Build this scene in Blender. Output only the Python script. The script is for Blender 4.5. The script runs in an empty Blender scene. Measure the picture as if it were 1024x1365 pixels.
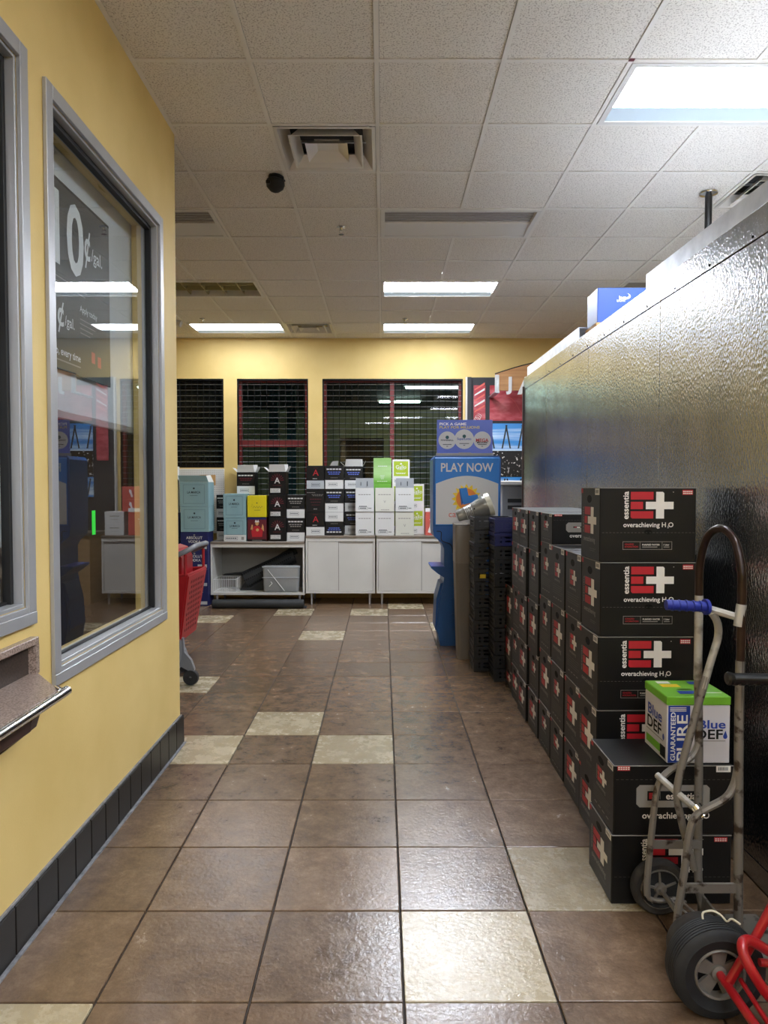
import bpy, bmesh, math, random
from mathutils import Vector, Matrix
random.seed(7)
S = bpy.context.scene
COL = S.collection
PI = math.pi

# ------------------------------------------------------------------ camera, world, exposure
cam = bpy.data.cameras.new('camera')
camo = bpy.data.objects.new('camera', cam)
COL.objects.link(camo)
camo.location = (0, 0, 1.531)
camo.rotation_euler = (PI / 2 - 0.03451, 0, -0.00154)
cam.sensor_fit = 'HORIZONTAL'
cam.sensor_width = 36.0
cam.lens = 955.3 / 1024 * 36.0
cam.clip_start = 0.05
S.camera = camo
wd = bpy.data.worlds.new('night')
S.world = wd
wd.use_nodes = True
wd.node_tree.nodes['Background'].inputs[0].default_value = (0.02, 0.03, 0.045, 1)
wd.node_tree.nodes['Background'].inputs[1].default_value = 0.5
S.view_settings.view_transform = 'Standard'
S.view_settings.look = 'None'
S.view_settings.gamma = 1
S.view_settings.use_curve_mapping = False
S.view_settings.exposure = 1.75
LAMP = 19.0          # radiance of the lit ceiling panels over the aisle
LAMP_MID = 30.0      # mid-aisle panel, set stronger to brighten the cabinets
LAMP_BACK = 6.5      # panels near the back wall, set weaker so it stays unclipped
S.cycles.use_denoising = True
S.cycles.max_bounces = 8
S.cycles.diffuse_bounces = 7
S.cycles.glossy_bounces = 4
S.cycles.sample_clamp_indirect = 6

H = 3.572            # ceiling height
XL = -1.21           # face of the yellow wall on the left
YB = 9.9             # face of the back wall

# ------------------------------------------------------------------ materials
def rgb(h):
    h = h.lstrip('#')
    o = []
    for i in (0, 2, 4):
        c = int(h[i:i + 2], 16) / 255
        o.append(c / 12.92 if c <= .04045 else ((c + .055) / 1.055) ** 2.4)
    return (*o, 1)

MATS = {}
def M(name, col, rough=.55, metal=0., spec=.5, col2=None, scale=6., detail=5., lo=.35, hi=.65, stretch=(1, 1, 1),
      bump=0., bscale=40., bstretch=(1, 1, 1), emit=0., rvar=0., coat=0.):
    if name in MATS:
        return MATS[name]
    m = bpy.data.materials.new(name)
    m.use_nodes = True
    nt = m.node_tree
    b = nt.nodes['Principled BSDF']
    b.inputs['Base Color'].default_value = rgb(col)
    b.inputs['Roughness'].default_value = rough
    b.inputs['Metallic'].default_value = metal
    b.inputs['Specular IOR Level'].default_value = spec
    b.inputs['Coat Weight'].default_value = coat
    geo = nt.nodes.new('ShaderNodeNewGeometry')
    def noise(sc, st, det=detail):
        mp = nt.nodes.new('ShaderNodeMapping')
        mp.inputs['Scale'].default_value = st
        nt.links.new(geo.outputs['Position'], mp.inputs['Vector'])
        n = nt.nodes.new('ShaderNodeTexNoise')
        n.inputs['Scale'].default_value = sc
        n.inputs['Detail'].default_value = det
        nt.links.new(mp.outputs['Vector'], n.inputs['Vector'])
        return n
    if col2:
        n = noise(scale, stretch)
        r = nt.nodes.new('ShaderNodeValToRGB')
        r.color_ramp.elements[0].position = lo
        r.color_ramp.elements[1].position = hi
        r.color_ramp.elements[0].color = rgb(col)
        r.color_ramp.elements[1].color = rgb(col2)
        nt.links.new(n.outputs['Fac'], r.inputs['Fac'])
        nt.links.new(r.outputs['Color'], b.inputs['Base Color'])
        if rvar:
            mr = nt.nodes.new('ShaderNodeMapRange')
            mr.inputs['To Min'].default_value = rough - rvar
            mr.inputs['To Max'].default_value = rough + rvar
            nt.links.new(n.outputs['Fac'], mr.inputs['Value'])
            nt.links.new(mr.outputs['Result'], b.inputs['Roughness'])
    if bump:
        n2 = noise(bscale, bstretch, 4)
        bp = nt.nodes.new('ShaderNodeBump')
        bp.inputs['Strength'].default_value = bump
        bp.inputs['Distance'].default_value = .004
        nt.links.new(n2.outputs['Fac'], bp.inputs['Height'])
        nt.links.new(bp.outputs['Normal'], b.inputs['Normal'])
    if emit:
        b.inputs['Emission Color'].default_value = rgb(col)
        b.inputs['Emission Strength'].default_value = emit
    MATS[name] = m
    return m

def glass(name, tint='#ffffff', ior=1.5, boost=1.0):
    m = bpy.data.materials.new(name)
    m.use_nodes = True
    nt = m.node_tree
    nt.nodes.clear()
    out = nt.nodes.new('ShaderNodeOutputMaterial')
    mix = nt.nodes.new('ShaderNodeMixShader')
    tr = nt.nodes.new('ShaderNodeBsdfTransparent')
    tr.inputs[0].default_value = rgb(tint)
    gl = nt.nodes.new('ShaderNodeBsdfGlossy')
    gl.inputs['Roughness'].default_value = .01
    fr = nt.nodes.new('ShaderNodeFresnel')
    fr.inputs['IOR'].default_value = ior
    gm = nt.nodes.new('ShaderNodeNewGeometry')     # both faces of the pane lumped into its outer one
    sb = nt.nodes.new('ShaderNodeMath')
    sb.operation = 'SUBTRACT'
    sb.inputs[0].default_value = 1
    nt.links.new(gm.outputs['Backfacing'], sb.inputs[1])
    ml = nt.nodes.new('ShaderNodeMath')
    ml.operation = 'MULTIPLY'
    nt.links.new(fr.outputs[0], ml.inputs[0])
    nt.links.new(sb.outputs[0], ml.inputs[1])
    nt.links.new(ml.outputs[0], mix.inputs[0])
    nt.links.new(tr.outputs[0], mix.inputs[1])
    nt.links.new(gl.outputs[0], mix.inputs[2])
    nt.links.new(mix.outputs[0], out.inputs[0])
    MATS[name] = m
    return m

def tile_mat(name, c0, c1, c2, rough):
    m = bpy.data.materials.new(name)
    m.use_nodes = True
    nt = m.node_tree
    L = nt.links.new
    b = nt.nodes['Principled BSDF']
    geo = nt.nodes.new('ShaderNodeNewGeometry')
    oi = nt.nodes.new('ShaderNodeObjectInfo')
    add = nt.nodes.new('ShaderNodeVectorMath')
    add.operation = 'MULTIPLY_ADD'
    add.inputs[1].default_value = (1, 1, 1)
    cx = nt.nodes.new('ShaderNodeCombineXYZ')
    L(oi.outputs['Random'], cx.inputs['Z'])
    L(geo.outputs['Position'], add.inputs[0])
    sc = nt.nodes.new('ShaderNodeVectorMath')
    sc.operation = 'SCALE'
    sc.inputs['Scale'].default_value = 30
    L(cx.outputs[0], sc.inputs[0])
    L(sc.outputs[0], add.inputs[2])
    n1 = nt.nodes.new('ShaderNodeTexNoise')
    n1.inputs['Scale'].default_value = 9
    n1.inputs['Detail'].default_value = 9
    n1.inputs['Roughness'].default_value = .78
    n1.inputs['Distortion'].default_value = .2
    L(add.outputs[0], n1.inputs['Vector'])
    r = nt.nodes.new('ShaderNodeValToRGB')
    e = r.color_ramp.elements
    e[0].position, e[0].color = .34, rgb(c0)
    e[1].position, e[1].color = .70, rgb(c2)
    x = e.new(.52)
    x.color = rgb(c1)
    L(n1.outputs['Fac'], r.inputs['Fac'])
    hs = nt.nodes.new('ShaderNodeHueSaturation')
    mr = nt.nodes.new('ShaderNodeMapRange')
    mr.inputs['To Min'].default_value = .84
    mr.inputs['To Max'].default_value = 1.14
    L(oi.outputs['Random'], mr.inputs['Value'])
    L(mr.outputs[0], hs.inputs['Value'])
    L(r.outputs[0], hs.inputs['Color'])
    L(hs.outputs[0], b.inputs['Base Color'])
    n2 = nt.nodes.new('ShaderNodeTexNoise')
    n2.inputs['Scale'].default_value = 60
    n2.inputs['Detail'].default_value = 6
    n2.inputs['Distortion'].default_value = .35
    L(add.outputs[0], n2.inputs['Vector'])
    bp = nt.nodes.new('ShaderNodeBump')
    bp.inputs['Strength'].default_value = .45
    bp.inputs['Distance'].default_value = .003
    L(n2.outputs['Fac'], bp.inputs['Height'])
    L(bp.outputs[0], b.inputs['Normal'])
    b.inputs['Specular IOR Level'].default_value = .75
    mr2 = nt.nodes.new('ShaderNodeMapRange')
    mr2.inputs['To Min'].default_value = rough - .08
    mr2.inputs['To Max'].default_value = rough + .14
    L(n1.outputs['Fac'], mr2.inputs['Value'])
    L(mr2.outputs[0], b.inputs['Roughness'])
    MATS[name] = m
    return m

def steel_mat(name):
    m = bpy.data.materials.new(name)
    m.use_nodes = True
    nt = m.node_tree
    L = nt.links.new
    b = nt.nodes['Principled BSDF']
    b.inputs['Metallic'].default_value = 1
    geo = nt.nodes.new('ShaderNodeNewGeometry')
    mp = nt.nodes.new('ShaderNodeMapping')
    mp.inputs['Scale'].default_value = (1, 1, .55)
    L(geo.outputs['Position'], mp.inputs[0])
    v = nt.nodes.new('ShaderNodeTexVoronoi')
    v.feature = 'SMOOTH_F1'
    v.inputs['Scale'].default_value = 125
    L(mp.outputs[0], v.inputs['Vector'])
    bp = nt.nodes.new('ShaderNodeBump')
    bp.inputs['Strength'].default_value = .6
    bp.inputs['Distance'].default_value = .003
    L(v.outputs['Distance'], bp.inputs['Height'])
    L(bp.outputs[0], b.inputs['Normal'])
    n = nt.nodes.new('ShaderNodeTexNoise')
    n.inputs['Scale'].default_value = 3
    n.inputs['Detail'].default_value = 8
    L(mp.outputs[0], n.inputs['Vector'])
    r = nt.nodes.new('ShaderNodeValToRGB')
    r.color_ramp.elements[0].position = .35
    r.color_ramp.elements[1].position = .65
    r.color_ramp.elements[0].color = rgb('#b4b8ba')
    r.color_ramp.elements[1].color = rgb('#c6c9cb')
    L(n.outputs['Fac'], r.inputs[0])
    L(r.outputs[0], b.inputs['Base Color'])
    b.inputs['Roughness'].default_value = .24
    MATS[name] = m
    return m

def speck_mat(name, base, speck, scale=150.):
    m = M(name, base, rough=.9, spec=.2)
    nt = m.node_tree
    L = nt.links.new
    b = nt.nodes['Principled BSDF']
    geo = nt.nodes.new('ShaderNodeNewGeometry')
    n = nt.nodes.new('ShaderNodeTexNoise')
    n.inputs['Scale'].default_value = scale
    n.inputs['Detail'].default_value = 2
    L(geo.outputs['Position'], n.inputs['Vector'])
    r = nt.nodes.new('ShaderNodeValToRGB')
    r.color_ramp.elements[0].position = .36
    r.color_ramp.elements[1].position = .47
    r.color_ramp.elements[0].color = rgb(speck)
    r.color_ramp.elements[1].color = rgb(base)
    L(n.outputs['Fac'], r.inputs[0])
    L(r.outputs[0], b.inputs['Base Color'])
    bp = nt.nodes.new('ShaderNodeBump')
    bp.inputs['Strength'].default_value = .5
    bp.inputs['Distance'].default_value = .003
    L(n.outputs['Fac'], bp.inputs['Height'])
    L(bp.outputs[0], b.inputs['Normal'])
    return m

# shared palette
tile_mat('brown_tile', '#5a4736', '#6f5944', '#876f57', .21)
tile_mat('cream_tile', '#9d8f72', '#a89a7d', '#b5a88b', .24)
M('grout', '#3a3430', .9, col2='#4a433d', scale=8)
M('yellow_paint', '#d2b670', .62, col2='#dbc07c', scale=2.2, bump=.12, bscale=120)
M('plain_grey_wall', '#9a9a96', .8)
M('dark_wall', '#3d3a36', .9)
M('office_brown', '#4c3d2e', .8)
speck_mat('ceiling_board', '#e6e1d8', '#b5ada2', 130)
M('grid_white', '#e2ded5', .45)
M('slab', '#8a8884', .9)
M('black_glaze', '#0b0a08', .35, spec=.3, col2='#12100d', scale=9)
M('caulk_grey', '#6c6c6e', .6, col2='#8c8c8e', scale=30)
M('alum', '#a6a7a8', .40, metal=.4, col2='#b3b4b5', scale=3, stretch=(1, 1, .2))
M('gasket', '#0c0c0c', .6)
M('granite', '#6d5c50', .3, col2='#a39084', scale=160, detail=3, lo=.40, hi=.56)
M('granite_shaded', '#2c2521', .35, col2='#463b34', scale=140, detail=3)
M('chrome', '#d8d8d8', .16, metal=1)
M('brown_bracket', '#3b2620', .5)
steel_mat('stucco_steel')
M('galv', '#b3b6b8', .36, metal=.9, col2='#c9ccce', scale=14, lo=.4, hi=.6)
M('galv_white', '#c4c8ce', .42, metal=.6, col2='#dadde2', scale=10)
M('seam_black', '#0d0d0d', .7)
M('white_print', '#e6e1d8', .5)
M('pure_white', '#efefec', .5)
M('red_print', '#b3202a', .45)
M('grey_print', '#8d8983', .5)
M('mid_print', '#5b5854', .5)
M('black_card', '#100f0e', .42, spec=.35, col2='#151413', scale=5)
M('black_hole', '#030303', .9)
M('panel_white', '#c9c7c0', .42, col2='#d2d0c9', scale=2)
M('worktop', '#8b8074', .35, metal=.4)
M('cabinet_inside', '#8e8c84', .6)
M('tan_laminate', '#a98a5c', .5, col2='#b4946a', scale=5, stretch=(1, 1, 6))
M('red_frame', '#6e1e1c', .5)
M('black_metal', '#0f0f10', .45, metal=.5)
M('grille_steel', '#9da3a3', .3, metal=.9)
M('rubber', '#151515', .7, col2='#1e1e1e', scale=30)
M('mat_rubber', '#232526', .6, bump=.6, bscale=220)
M('teal_card', '#83a5ab', .55, col2='#8badb2', scale=4)
M('navy_card', '#141d55', .45)
M('yellow_card', '#d8c715', .5)
M('wine_red_card', '#5d1520', .5)
M('white_card', '#d4d4d0', .55)
M('cream_card', '#cfcec0', .55)
M('silver_card', '#aeb4b8', .5)
M('green_card', '#5f9a2c', .5, col2='#a8c98a', scale=1.3, lo=.45, hi=.7, stretch=(.3, .3, 2.5))
M('lime_card', '#9fb51a', .5)
M('coral_card', '#cf5f52', .5)
M('dark_text', '#263238', .6)
M('blue_plastic', '#0f4f8e', .38, bump=.1, bscale=90)
M('bright_blue', '#1672c0', .4)
M('ad_white', '#c6c5c2', .45)
M('sun_yellow', '#e6c122', .5)
M('sun_orange', '#d87a1e', .5)
M('violet_blue', '#4b64bf', .4, col2='#6272c4', scale=1.5)
M('gold_text', '#c9b766', .5)
M('taupe', '#6f675b', .5, bump=.1, bscale=200)
M('taupe_band', '#7c7468', .45)
M('silver_plastic', '#98978f', .3, metal=.55)
M('ivory', '#c9c3ac', .4)
M('crate_black', '#111214', .45)
M('crate_blue', '#171c4c', .4)
M('cart_red', '#a01a20', .4)
M('cart_hole', '#2e0a0c', .8)
M('cart_grey', '#77797c', .5)
M('bag_white', '#d7d7d7', .35, bump=.5, bscale=30)
M('bud_blue', '#1f4aa0', .45)
M('def_green', '#6fae2a', .45)
M('def_white', '#d0cdd0', .45)
M('def_blue', '#1f3f9c', .45)
M('hand_grey', '#7b766e', .45, metal=.35, col2='#3b2f26', scale=22, lo=.56, hi=.64)
M('hand_brown', '#33211b', .3, metal=.4, col2='#21140f', scale=18)
M('hand_white', '#b3b0a8', .4, metal=.3, col2='#6d6860', scale=18, lo=.5, hi=.7)
M('grip_blue', '#1c2a86', .4)
M('grip_black', '#101010', .35)
M('truck_red', '#a3141c', .3, coat=.3)
M('tyre', '#18191a', .65, col2='#232425', scale=20)
M('tyre_dusty', '#3b3733', .8, col2='#24211f', scale=16)
M('hub_grey', '#7d7870', .5, metal=.2, col2='#68625b', scale=12)
M('wood_tan', '#a9794a', .5, col2='#bb8a58', scale=4, stretch=(.4, 1, 8))
M('letter_white', '#cfcfcf', .4)
M('charcoal', '#2a2c30', .6)
M('red_photo', '#a3303a', .4, col2='#d77a80', scale=3.2, lo=.42, hi=.68, stretch=(1, 1, 2.6))
M('brown_photo', '#5c2a2c', .4, col2='#7c4040', scale=4)
M('blue_screen', '#3f8fd6', .4, col2='#d9ecf7', scale=2.2, stretch=(.2, .2, 5), lo=.42, hi=.6, emit=.0)
M('speckle_black', '#17130f', .5, col2='#dcd6cf', scale=26, lo=.60, hi=.63)
M('peg', '#d5d4cf', .6)
M('kraft', '#c69a62', .7)
M('clear_wrap', '#8f9190', .18, spec=.8, bump=.5, bscale=18)
M('dark_poster', '#23282a', .5, col2='#1d2f2a', scale=1.2)
M('poster_text', '#eef2f4', .5)
M('notice_white', '#c9cac6', .5)
M('grey_blind', '#d6dce0', .6)
M('collage', '#3a2c22', .5, col2='#8d7d6c', scale=22, lo=.45, hi=.6)
M('neon_green', '#30e03a', .5)
M('asphalt', '#2b2b2c', .9)
M('soffit', '#26383a', .7)
M('ext_yellow', '#cfc894', .8)
M('teal_ext', '#2f5658', .7)
M('fixture_white', '#d8d6d0', .4)
M('lens_unlit', '#9c9893', .35)
M('louver_gold', '#b8b08a', .25, metal=.55)
M('lens_lit', '#ecf3ff', .4, emit=LAMP)
M('lens_lit_mid', '#ecf3ff', .4, emit=LAMP_MID)
M('lens_lit_back', '#ecf3ff', .4, emit=LAMP_BACK)
M('lens_dim', '#a9b9c4', .4, emit=.16)
M('lens_office', '#fff8ea', .4, emit=1.2)
M('tube_ext', '#e8fff4', .4, emit=9.0)
M('vent_metal', '#d8d3ca', .28, metal=.2)
M('pipe_black', '#0d0d0e', .4)
M('cabinet_grey', '#7c7d80', .5)
glass('office_glass', '#fbfdfd', 3.0)
glass('shop_glass', '#dfe8e6', 1.5)
glass('thin_wrap', '#d0d0d0', 1.45)

# ------------------------------------------------------------------ mesh helpers
class MB:
    def __init__(s, *mats):
        s.bm = bmesh.new()
        s.mats = list(mats) or ['white_card']
        s.smooth = False
    def mi(s, m):
        if m is None:
            return 0
        if m not in s.mats:
            s.mats.append(m)
        return s.mats.index(m)
    def box(s, lo, hi, m=None, bev=0., seg=1):
        """axis-aligned box from corner lo to corner hi"""
        lo, hi = Vector(lo), Vector(hi)
        r = bmesh.ops.create_cube(s.bm, size=1)
        vs = r['verts']
        c, d = (lo + hi) / 2, hi - lo
        for v in vs:
            v.co = Vector((v.co.x * d.x, v.co.y * d.y, v.co.z * d.z)) + c
        fs = {f for v in vs for f in v.link_faces}
        for f in fs:
            f.material_index = s.mi(m)
        if bev:
            es = list({e for v in vs for e in v.link_edges})
            bmesh.ops.bevel(s.bm, geom=es, offset=bev, segments=seg, affect='EDGES', profile=.5, clamp_overlap=True)
        return s
    def poly(s, pts, m=None):
        f = s.bm.faces.new([s.bm.verts.new(p) for p in pts])
        f.material_index = s.mi(m)
        return s
    def hexa(s, p, m=None):
        """8 corners: bottom ring 0-3, top ring 4-7"""
        v = [s.bm.verts.new(q) for q in p]
        for i in ((3, 2, 1, 0), (4, 5, 6, 7), (0, 1, 5, 4), (1, 2, 6, 5), (2, 3, 7, 6), (3, 0, 4, 7)):
            s.bm.faces.new([v[k] for k in i]).material_index = s.mi(m)
        return s
    def prism(s, pts, o, u, v, w, m=None):
        """2-D outline pts in plane o + a*u + b*v pushed along vector w"""
        o, u, v, w = map(Vector, (o, u, v, w))
        a = [s.bm.verts.new(o + u * x + v * y) for x, y in pts]
        b = [s.bm.verts.new(o + u * x + v * y + w) for x, y in pts]
        n = len(pts)
        k = s.mi(m)
        s.bm.faces.new(a).material_index = k
        s.bm.faces.new(b[::-1]).material_index = k
        for i in range(n):
            s.bm.faces.new((a[i], b[i], b[(i + 1) % n], a[(i + 1) % n])).material_index = k
        return s
    def tube(s, pts, r, m=None, seg=8, closed=False, smooth=0, rs=None):
        pts = [Vector(p) for p in pts]
        if smooth:
            pts = catmull(pts, smooth, closed)
        n = len(pts)
        rings = []
        up = None
        for i in range(n):
            a = pts[(i - 1) % n] if (closed or i) else pts[0]
            b = pts[(i + 1) % n] if (closed or i < n - 1) else pts[-1]
            t = (b - a).normalized()
            if up is None:
                up = t.orthogonal().normalized()
            else:
                up = (up - t * up.dot(t)).normalized()
            w = t.cross(up)
            rr = rs[i * (len(rs) - 1) // max(1, n - 1)] if rs else r
            rings.append([s.bm.verts.new(pts[i] + (up * math.cos(2 * PI * k / seg) + w * math.sin(2 * PI * k / seg)) * rr) for k in range(seg)])
        k0 = s.mi(m)
        for i in range(n if closed else n - 1):
            A, B = rings[i], rings[(i + 1) % n]
            for k in range(seg):
                s.bm.faces.new((A[k], A[(k + 1) % seg], B[(k + 1) % seg], B[k])).material_index = k0
        if not closed:
            s.bm.faces.new(rings[0][::-1]).material_index = k0
            s.bm.faces.new(rings[-1]).material_index = k0
        s.smooth = True
        return s
    def lathe(s, prof, mat=None, m=None, seg=24, close=False):
        """profile of (radius, height) turned about local z, placed by matrix mat"""
        mat = mat or Matrix()
        k0 = s.mi(m)
        rings = [[s.bm.verts.new(mat @ Vector((r * math.cos(2 * PI * k / seg), r * math.sin(2 * PI * k / seg), z))) for k in range(seg)] for r, z in prof]
        n = len(prof)
        for i in range(n if close else n - 1):
            A, B = rings[i], rings[(i + 1) % n]
            for k in range(seg):
                s.bm.faces.new((A[k], A[(k + 1) % seg], B[(k + 1) % seg], B[k])).material_index = k0
        if not close:
            s.bm.faces.new(rings[0][::-1]).material_index = k0
            s.bm.faces.new(rings[-1]).material_index = k0
        s.smooth = True
        return s
    def mesh(s, name):
        bmesh.ops.recalc_face_normals(s.bm, faces=s.bm.faces)
        me = bpy.data.meshes.new(name)
        s.bm.to_mesh(me)
        s.bm.free()
        for m in s.mats:
            me.materials.append(MATS[m])
        if s.smooth:
            me.shade_smooth()
            me.set_sharp_from_angle(angle=.7)
        return me
    def build(s, name, parent=None, loc=(0, 0, 0), rot=(0, 0, 0)):
        return link(name, s.mesh(name), parent, loc, rot)

def catmull(p, k, closed):
    n = len(p)
    out = []
    for i in range(n if closed else n - 1):
        a = p[(i - 1) % n] if (closed or i) else p[0]
        b, c = p[i], p[(i + 1) % n]
        d = p[(i + 2) % n] if (closed or i + 2 < n) else p[-1]
        for j in range(k):
            t = j / k
            out.append(.5 * (2 * b + (c - a) * t + (2 * a - 5 * b + 4 * c - d) * t * t + (3 * b - a - 3 * c + d) * t ** 3))
    if not closed:
        out.append(p[-1])
    return out

def link(name, me, parent=None, loc=(0, 0, 0), rot=(0, 0, 0)):
    o = bpy.data.objects.new(name, me)
    COL.objects.link(o)
    o.location = loc
    o.rotation_euler = rot
    if parent:
        o.parent = parent
    return o

def tag(o, label, cat, group=None):
    o['label'] = label
    o['category'] = cat
    if group:
        o['group'] = group
    return o

def thing(name, label, cat, loc=(0, 0, 0), rz=0., group=None):
    o = link(name, None, None, loc, (0, 0, rz))
    return tag(o, label, cat, group)

def struct(o, label=None):
    o['kind'] = 'structure'
    if label:
        o['label'] = label
    return o

_tc = {}
def text_geo(s, bold, shear=0.):
    key = (s, bold, shear)
    if key not in _tc:
        cu = bpy.data.curves.new('t', 'FONT')
        cu.body = s
        cu.align_x = 'CENTER'
        cu.align_y = 'CENTER'
        cu.offset = bold
        cu.shear = shear
        cu.resolution_u = 3
        ob = bpy.data.objects.new('t', cu)
        me = bpy.data.meshes.new_from_object(ob)
        vs = [(v.co.x, v.co.y) for v in me.vertices]
        fs = [tuple(p.vertices) for p in me.polygons]
        bpy.data.objects.remove(ob)
        bpy.data.curves.remove(cu)
        bpy.data.meshes.remove(me)
        xs = [v[0] for v in vs] or [0]
        ys = [v[1] for v in vs] or [0]
        cx, cy = (min(xs) + max(xs)) / 2, (min(ys) + max(ys)) / 2
        vs = [(x - cx, y - cy) for x, y in vs]
        _tc[key] = (vs, fs, max(xs) - min(xs) or 1, max(ys) - min(ys) or 1)
    return _tc[key]

class Print:
    """flat print on a face: origin o, u to the right, v up, thin layers"""
    def __init__(s, o, u, v, eps=.0008):
        s.o, s.u, s.v = Vector(o), Vector(u), Vector(v)
        s.n = s.u.cross(s.v)
        s.eps = eps
        s.vs, s.fs, s.mi, s.mats, s.pts, s.units = [], [], [], [], [], []
    def _m(s, m):
        if m not in s.mats:
            s.mats.append(m)
        return s.mats.index(m)
    def raw(s, pts, faces, m, layer):
        b = len(s.vs)
        s.units.append((b, b + len(pts), len(s.fs), len(s.fs) + len(faces)))
        s.pts += list(pts)
        s.vs += [s.o + s.u * x + s.v * y + s.n * (s.eps + layer * .0005) for x, y in pts]
        for f in faces:
            s.fs.append(tuple(i + b for i in f))
            s.mi.append(s._m(m))
        return s
    def poly(s, pts, m, layer=0):
        return s.raw(pts, [tuple(range(len(pts)))], m, layer)
    def rect(s, u0, v0, u1, v1, m, layer=0):
        return s.poly([(u0, v0), (u1, v0), (u1, v1), (u0, v1)], m, layer)
    def frame(s, u0, v0, u1, v1, t, m, layer=0):
        s.rect(u0, v0, u1, v0 + t, m, layer); s.rect(u0, v1 - t, u1, v1, m, layer)
        s.rect(u0, v0, u0 + t, v1, m, layer); return s.rect(u1 - t, v0, u1, v1, m, layer)
    def disc(s, cu, cv, r, m, layer=0, ry=None, seg=20):
        return s.poly([(cu + r * math.cos(2 * PI * k / seg), cv + (ry or r) * math.sin(2 * PI * k / seg)) for k in range(seg)], m, layer)
    def text(s, t, cu, cv, w, m, layer=1, bold=.02, rot=0., hgt=None, shear=0.):
        """text scaled to width w (and height hgt)"""
        vs, fs, tw, th = text_geo(t, bold, shear)
        sx = w / tw
        sy = (hgt / th) if hgt else sx
        c, sn = math.cos(rot), math.sin(rot)
        pts = [(cu + x * sx * c - y * sy * sn, cv + x * sx * sn + y * sy * c) for x, y in vs]
        return s.raw(pts, fs, m, layer)
    def meshes(s, name, split=True):
        """one mesh for each separate patch of print (patches that lie close together stay one)"""
        box = []
        for a, b, c, d in s.units:
            xs = s.pts[a:b]
            box.append((min(p[0] for p in xs), min(p[1] for p in xs), max(p[0] for p in xs), max(p[1] for p in xs)))
        n = len(box)
        grp = list(range(n))
        def root(i):
            while grp[i] != i:
                grp[i] = grp[grp[i]]
                i = grp[i]
            return i
        for i in range(n):
            for j in range(i):
                A, B = box[i], box[j]
                gx = max(0, A[0] - B[2], B[0] - A[2])
                gy = max(0, A[1] - B[3], B[1] - A[3])
                big = max(A[2] - A[0], A[3] - A[1], B[2] - B[0], B[3] - B[1])
                if not split or math.hypot(gx, gy) <= max(.0195, .42 * big):
                    grp[root(i)] = root(j)
        sets = {}
        for i in range(n):
            sets.setdefault(root(i), []).append(i)
        out = []
        for ids in sets.values():
            vs, fs, mi = [], [], []
            for i in ids:
                a, b, c, d = s.units[i]
                o = len(vs) - a
                vs += s.vs[a:b]
                fs += [tuple(k + o for k in f) for f in s.fs[c:d]]
                mi += s.mi[c:d]
            me = bpy.data.meshes.new(name)
            me.from_pydata([tuple(v) for v in vs], [], fs)
            for m in s.mats:
                me.materials.append(MATS[m])
            me.polygons.foreach_set('material_index', mi)
            me.update()
            out.append(me)
        return out
    def build(s, name, parent, loc=(0, 0, 0), split=True):
        return [link(name, me, parent, loc) for me in s.meshes(name, split)][0]

ORD = ['lowest', 'second', 'third', 'fourth', 'fifth', 'sixth', 'seventh', 'eighth', 'ninth', 'tenth', 'eleventh', 'twelfth']

# ================================================================== STRUCTURE
# ---- floor
YR = -6.0
flo = struct(MB('grout').box((-3.75, YR, -.16), (4.3, YB + .2, -.012)).build('floor'), 'dark grout bed under brown and cream floor tiles')
TX, TY, TS = .0625, 2.0815, .46
tile_b = MB('brown_tile').box((.0035, .0035, -.012), (TS - .0035, TS - .0035, 0), bev=.0022).mesh('floor_tile')
tile_c = MB('cream_tile').box((.0035, .0035, -.012), (TS - .0035, TS - .0035, 0), bev=.0022).mesh('floor_tile_cream')
CREAM = {(0, 0), (1, 1), (-3, -1), (-1, 4), (-2, 5), (-3, 4), (-4, 7), (-2, 11), (-1, 14), (0, 15), (1, 12), (-3, 14), (-5, 13), (0, -4), (-2, -6)}
def fit_tile(x0, y0, x1, y1, cream):
    return MB('cream_tile' if cream else 'brown_tile').box((.0035, .0035, -.012), (x1 - x0 - .0035, y1 - y0 - .0035, 0), bev=.0022).mesh('floor_tile_cut')
MB('brown_tile').box((-1.35, YR, -.011), (4.2, -2.06, 0)).build('rear_tiling', flo)
MB('brown_tile').box((1.905, -2.06, -.011), (4.2, YB, 0)).build('side_tiling', flo)
for j in range(-9, 18):
    for i in range(-8, 4):
        x, y = TX + i * TS, TY + j * TS
        if y < -2.1 or x + TS > 1.95 or x < -3.75:
            continue
        if y + TS < 4.3 and x + TS < XL - .02:
            continue
        x1, y1 = x + TS, min(y + TS, YB)
        if y + TS < 4.3 and x < XL:
            x = XL
        if y1 - y < .03:
            continue
        if y1 - y < TS - .001 or x1 - x < TS - .001:
            me = fit_tile(x, y, x1, y1, (i, j) in CREAM)
        else:
            me = tile_c if (i, j) in CREAM else tile_b
        link('floor_tile', me, flo, (x, y, random.uniform(-.0006, .0002)))

# ---- ceiling: boards in a hung grid
cei = struct(MB('slab').box((-3.75, YR, H + .26), (4.3, YB + .2, H + .42)).build('ceiling'), 'white speckled ceiling of square boards in a hung grid')
CX, CY, CS = -.0302, 3.5064, .6096
holes = set()
def hole(i, j, n=2):
    for k in range(n):
        holes.add((i + k, j))
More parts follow.
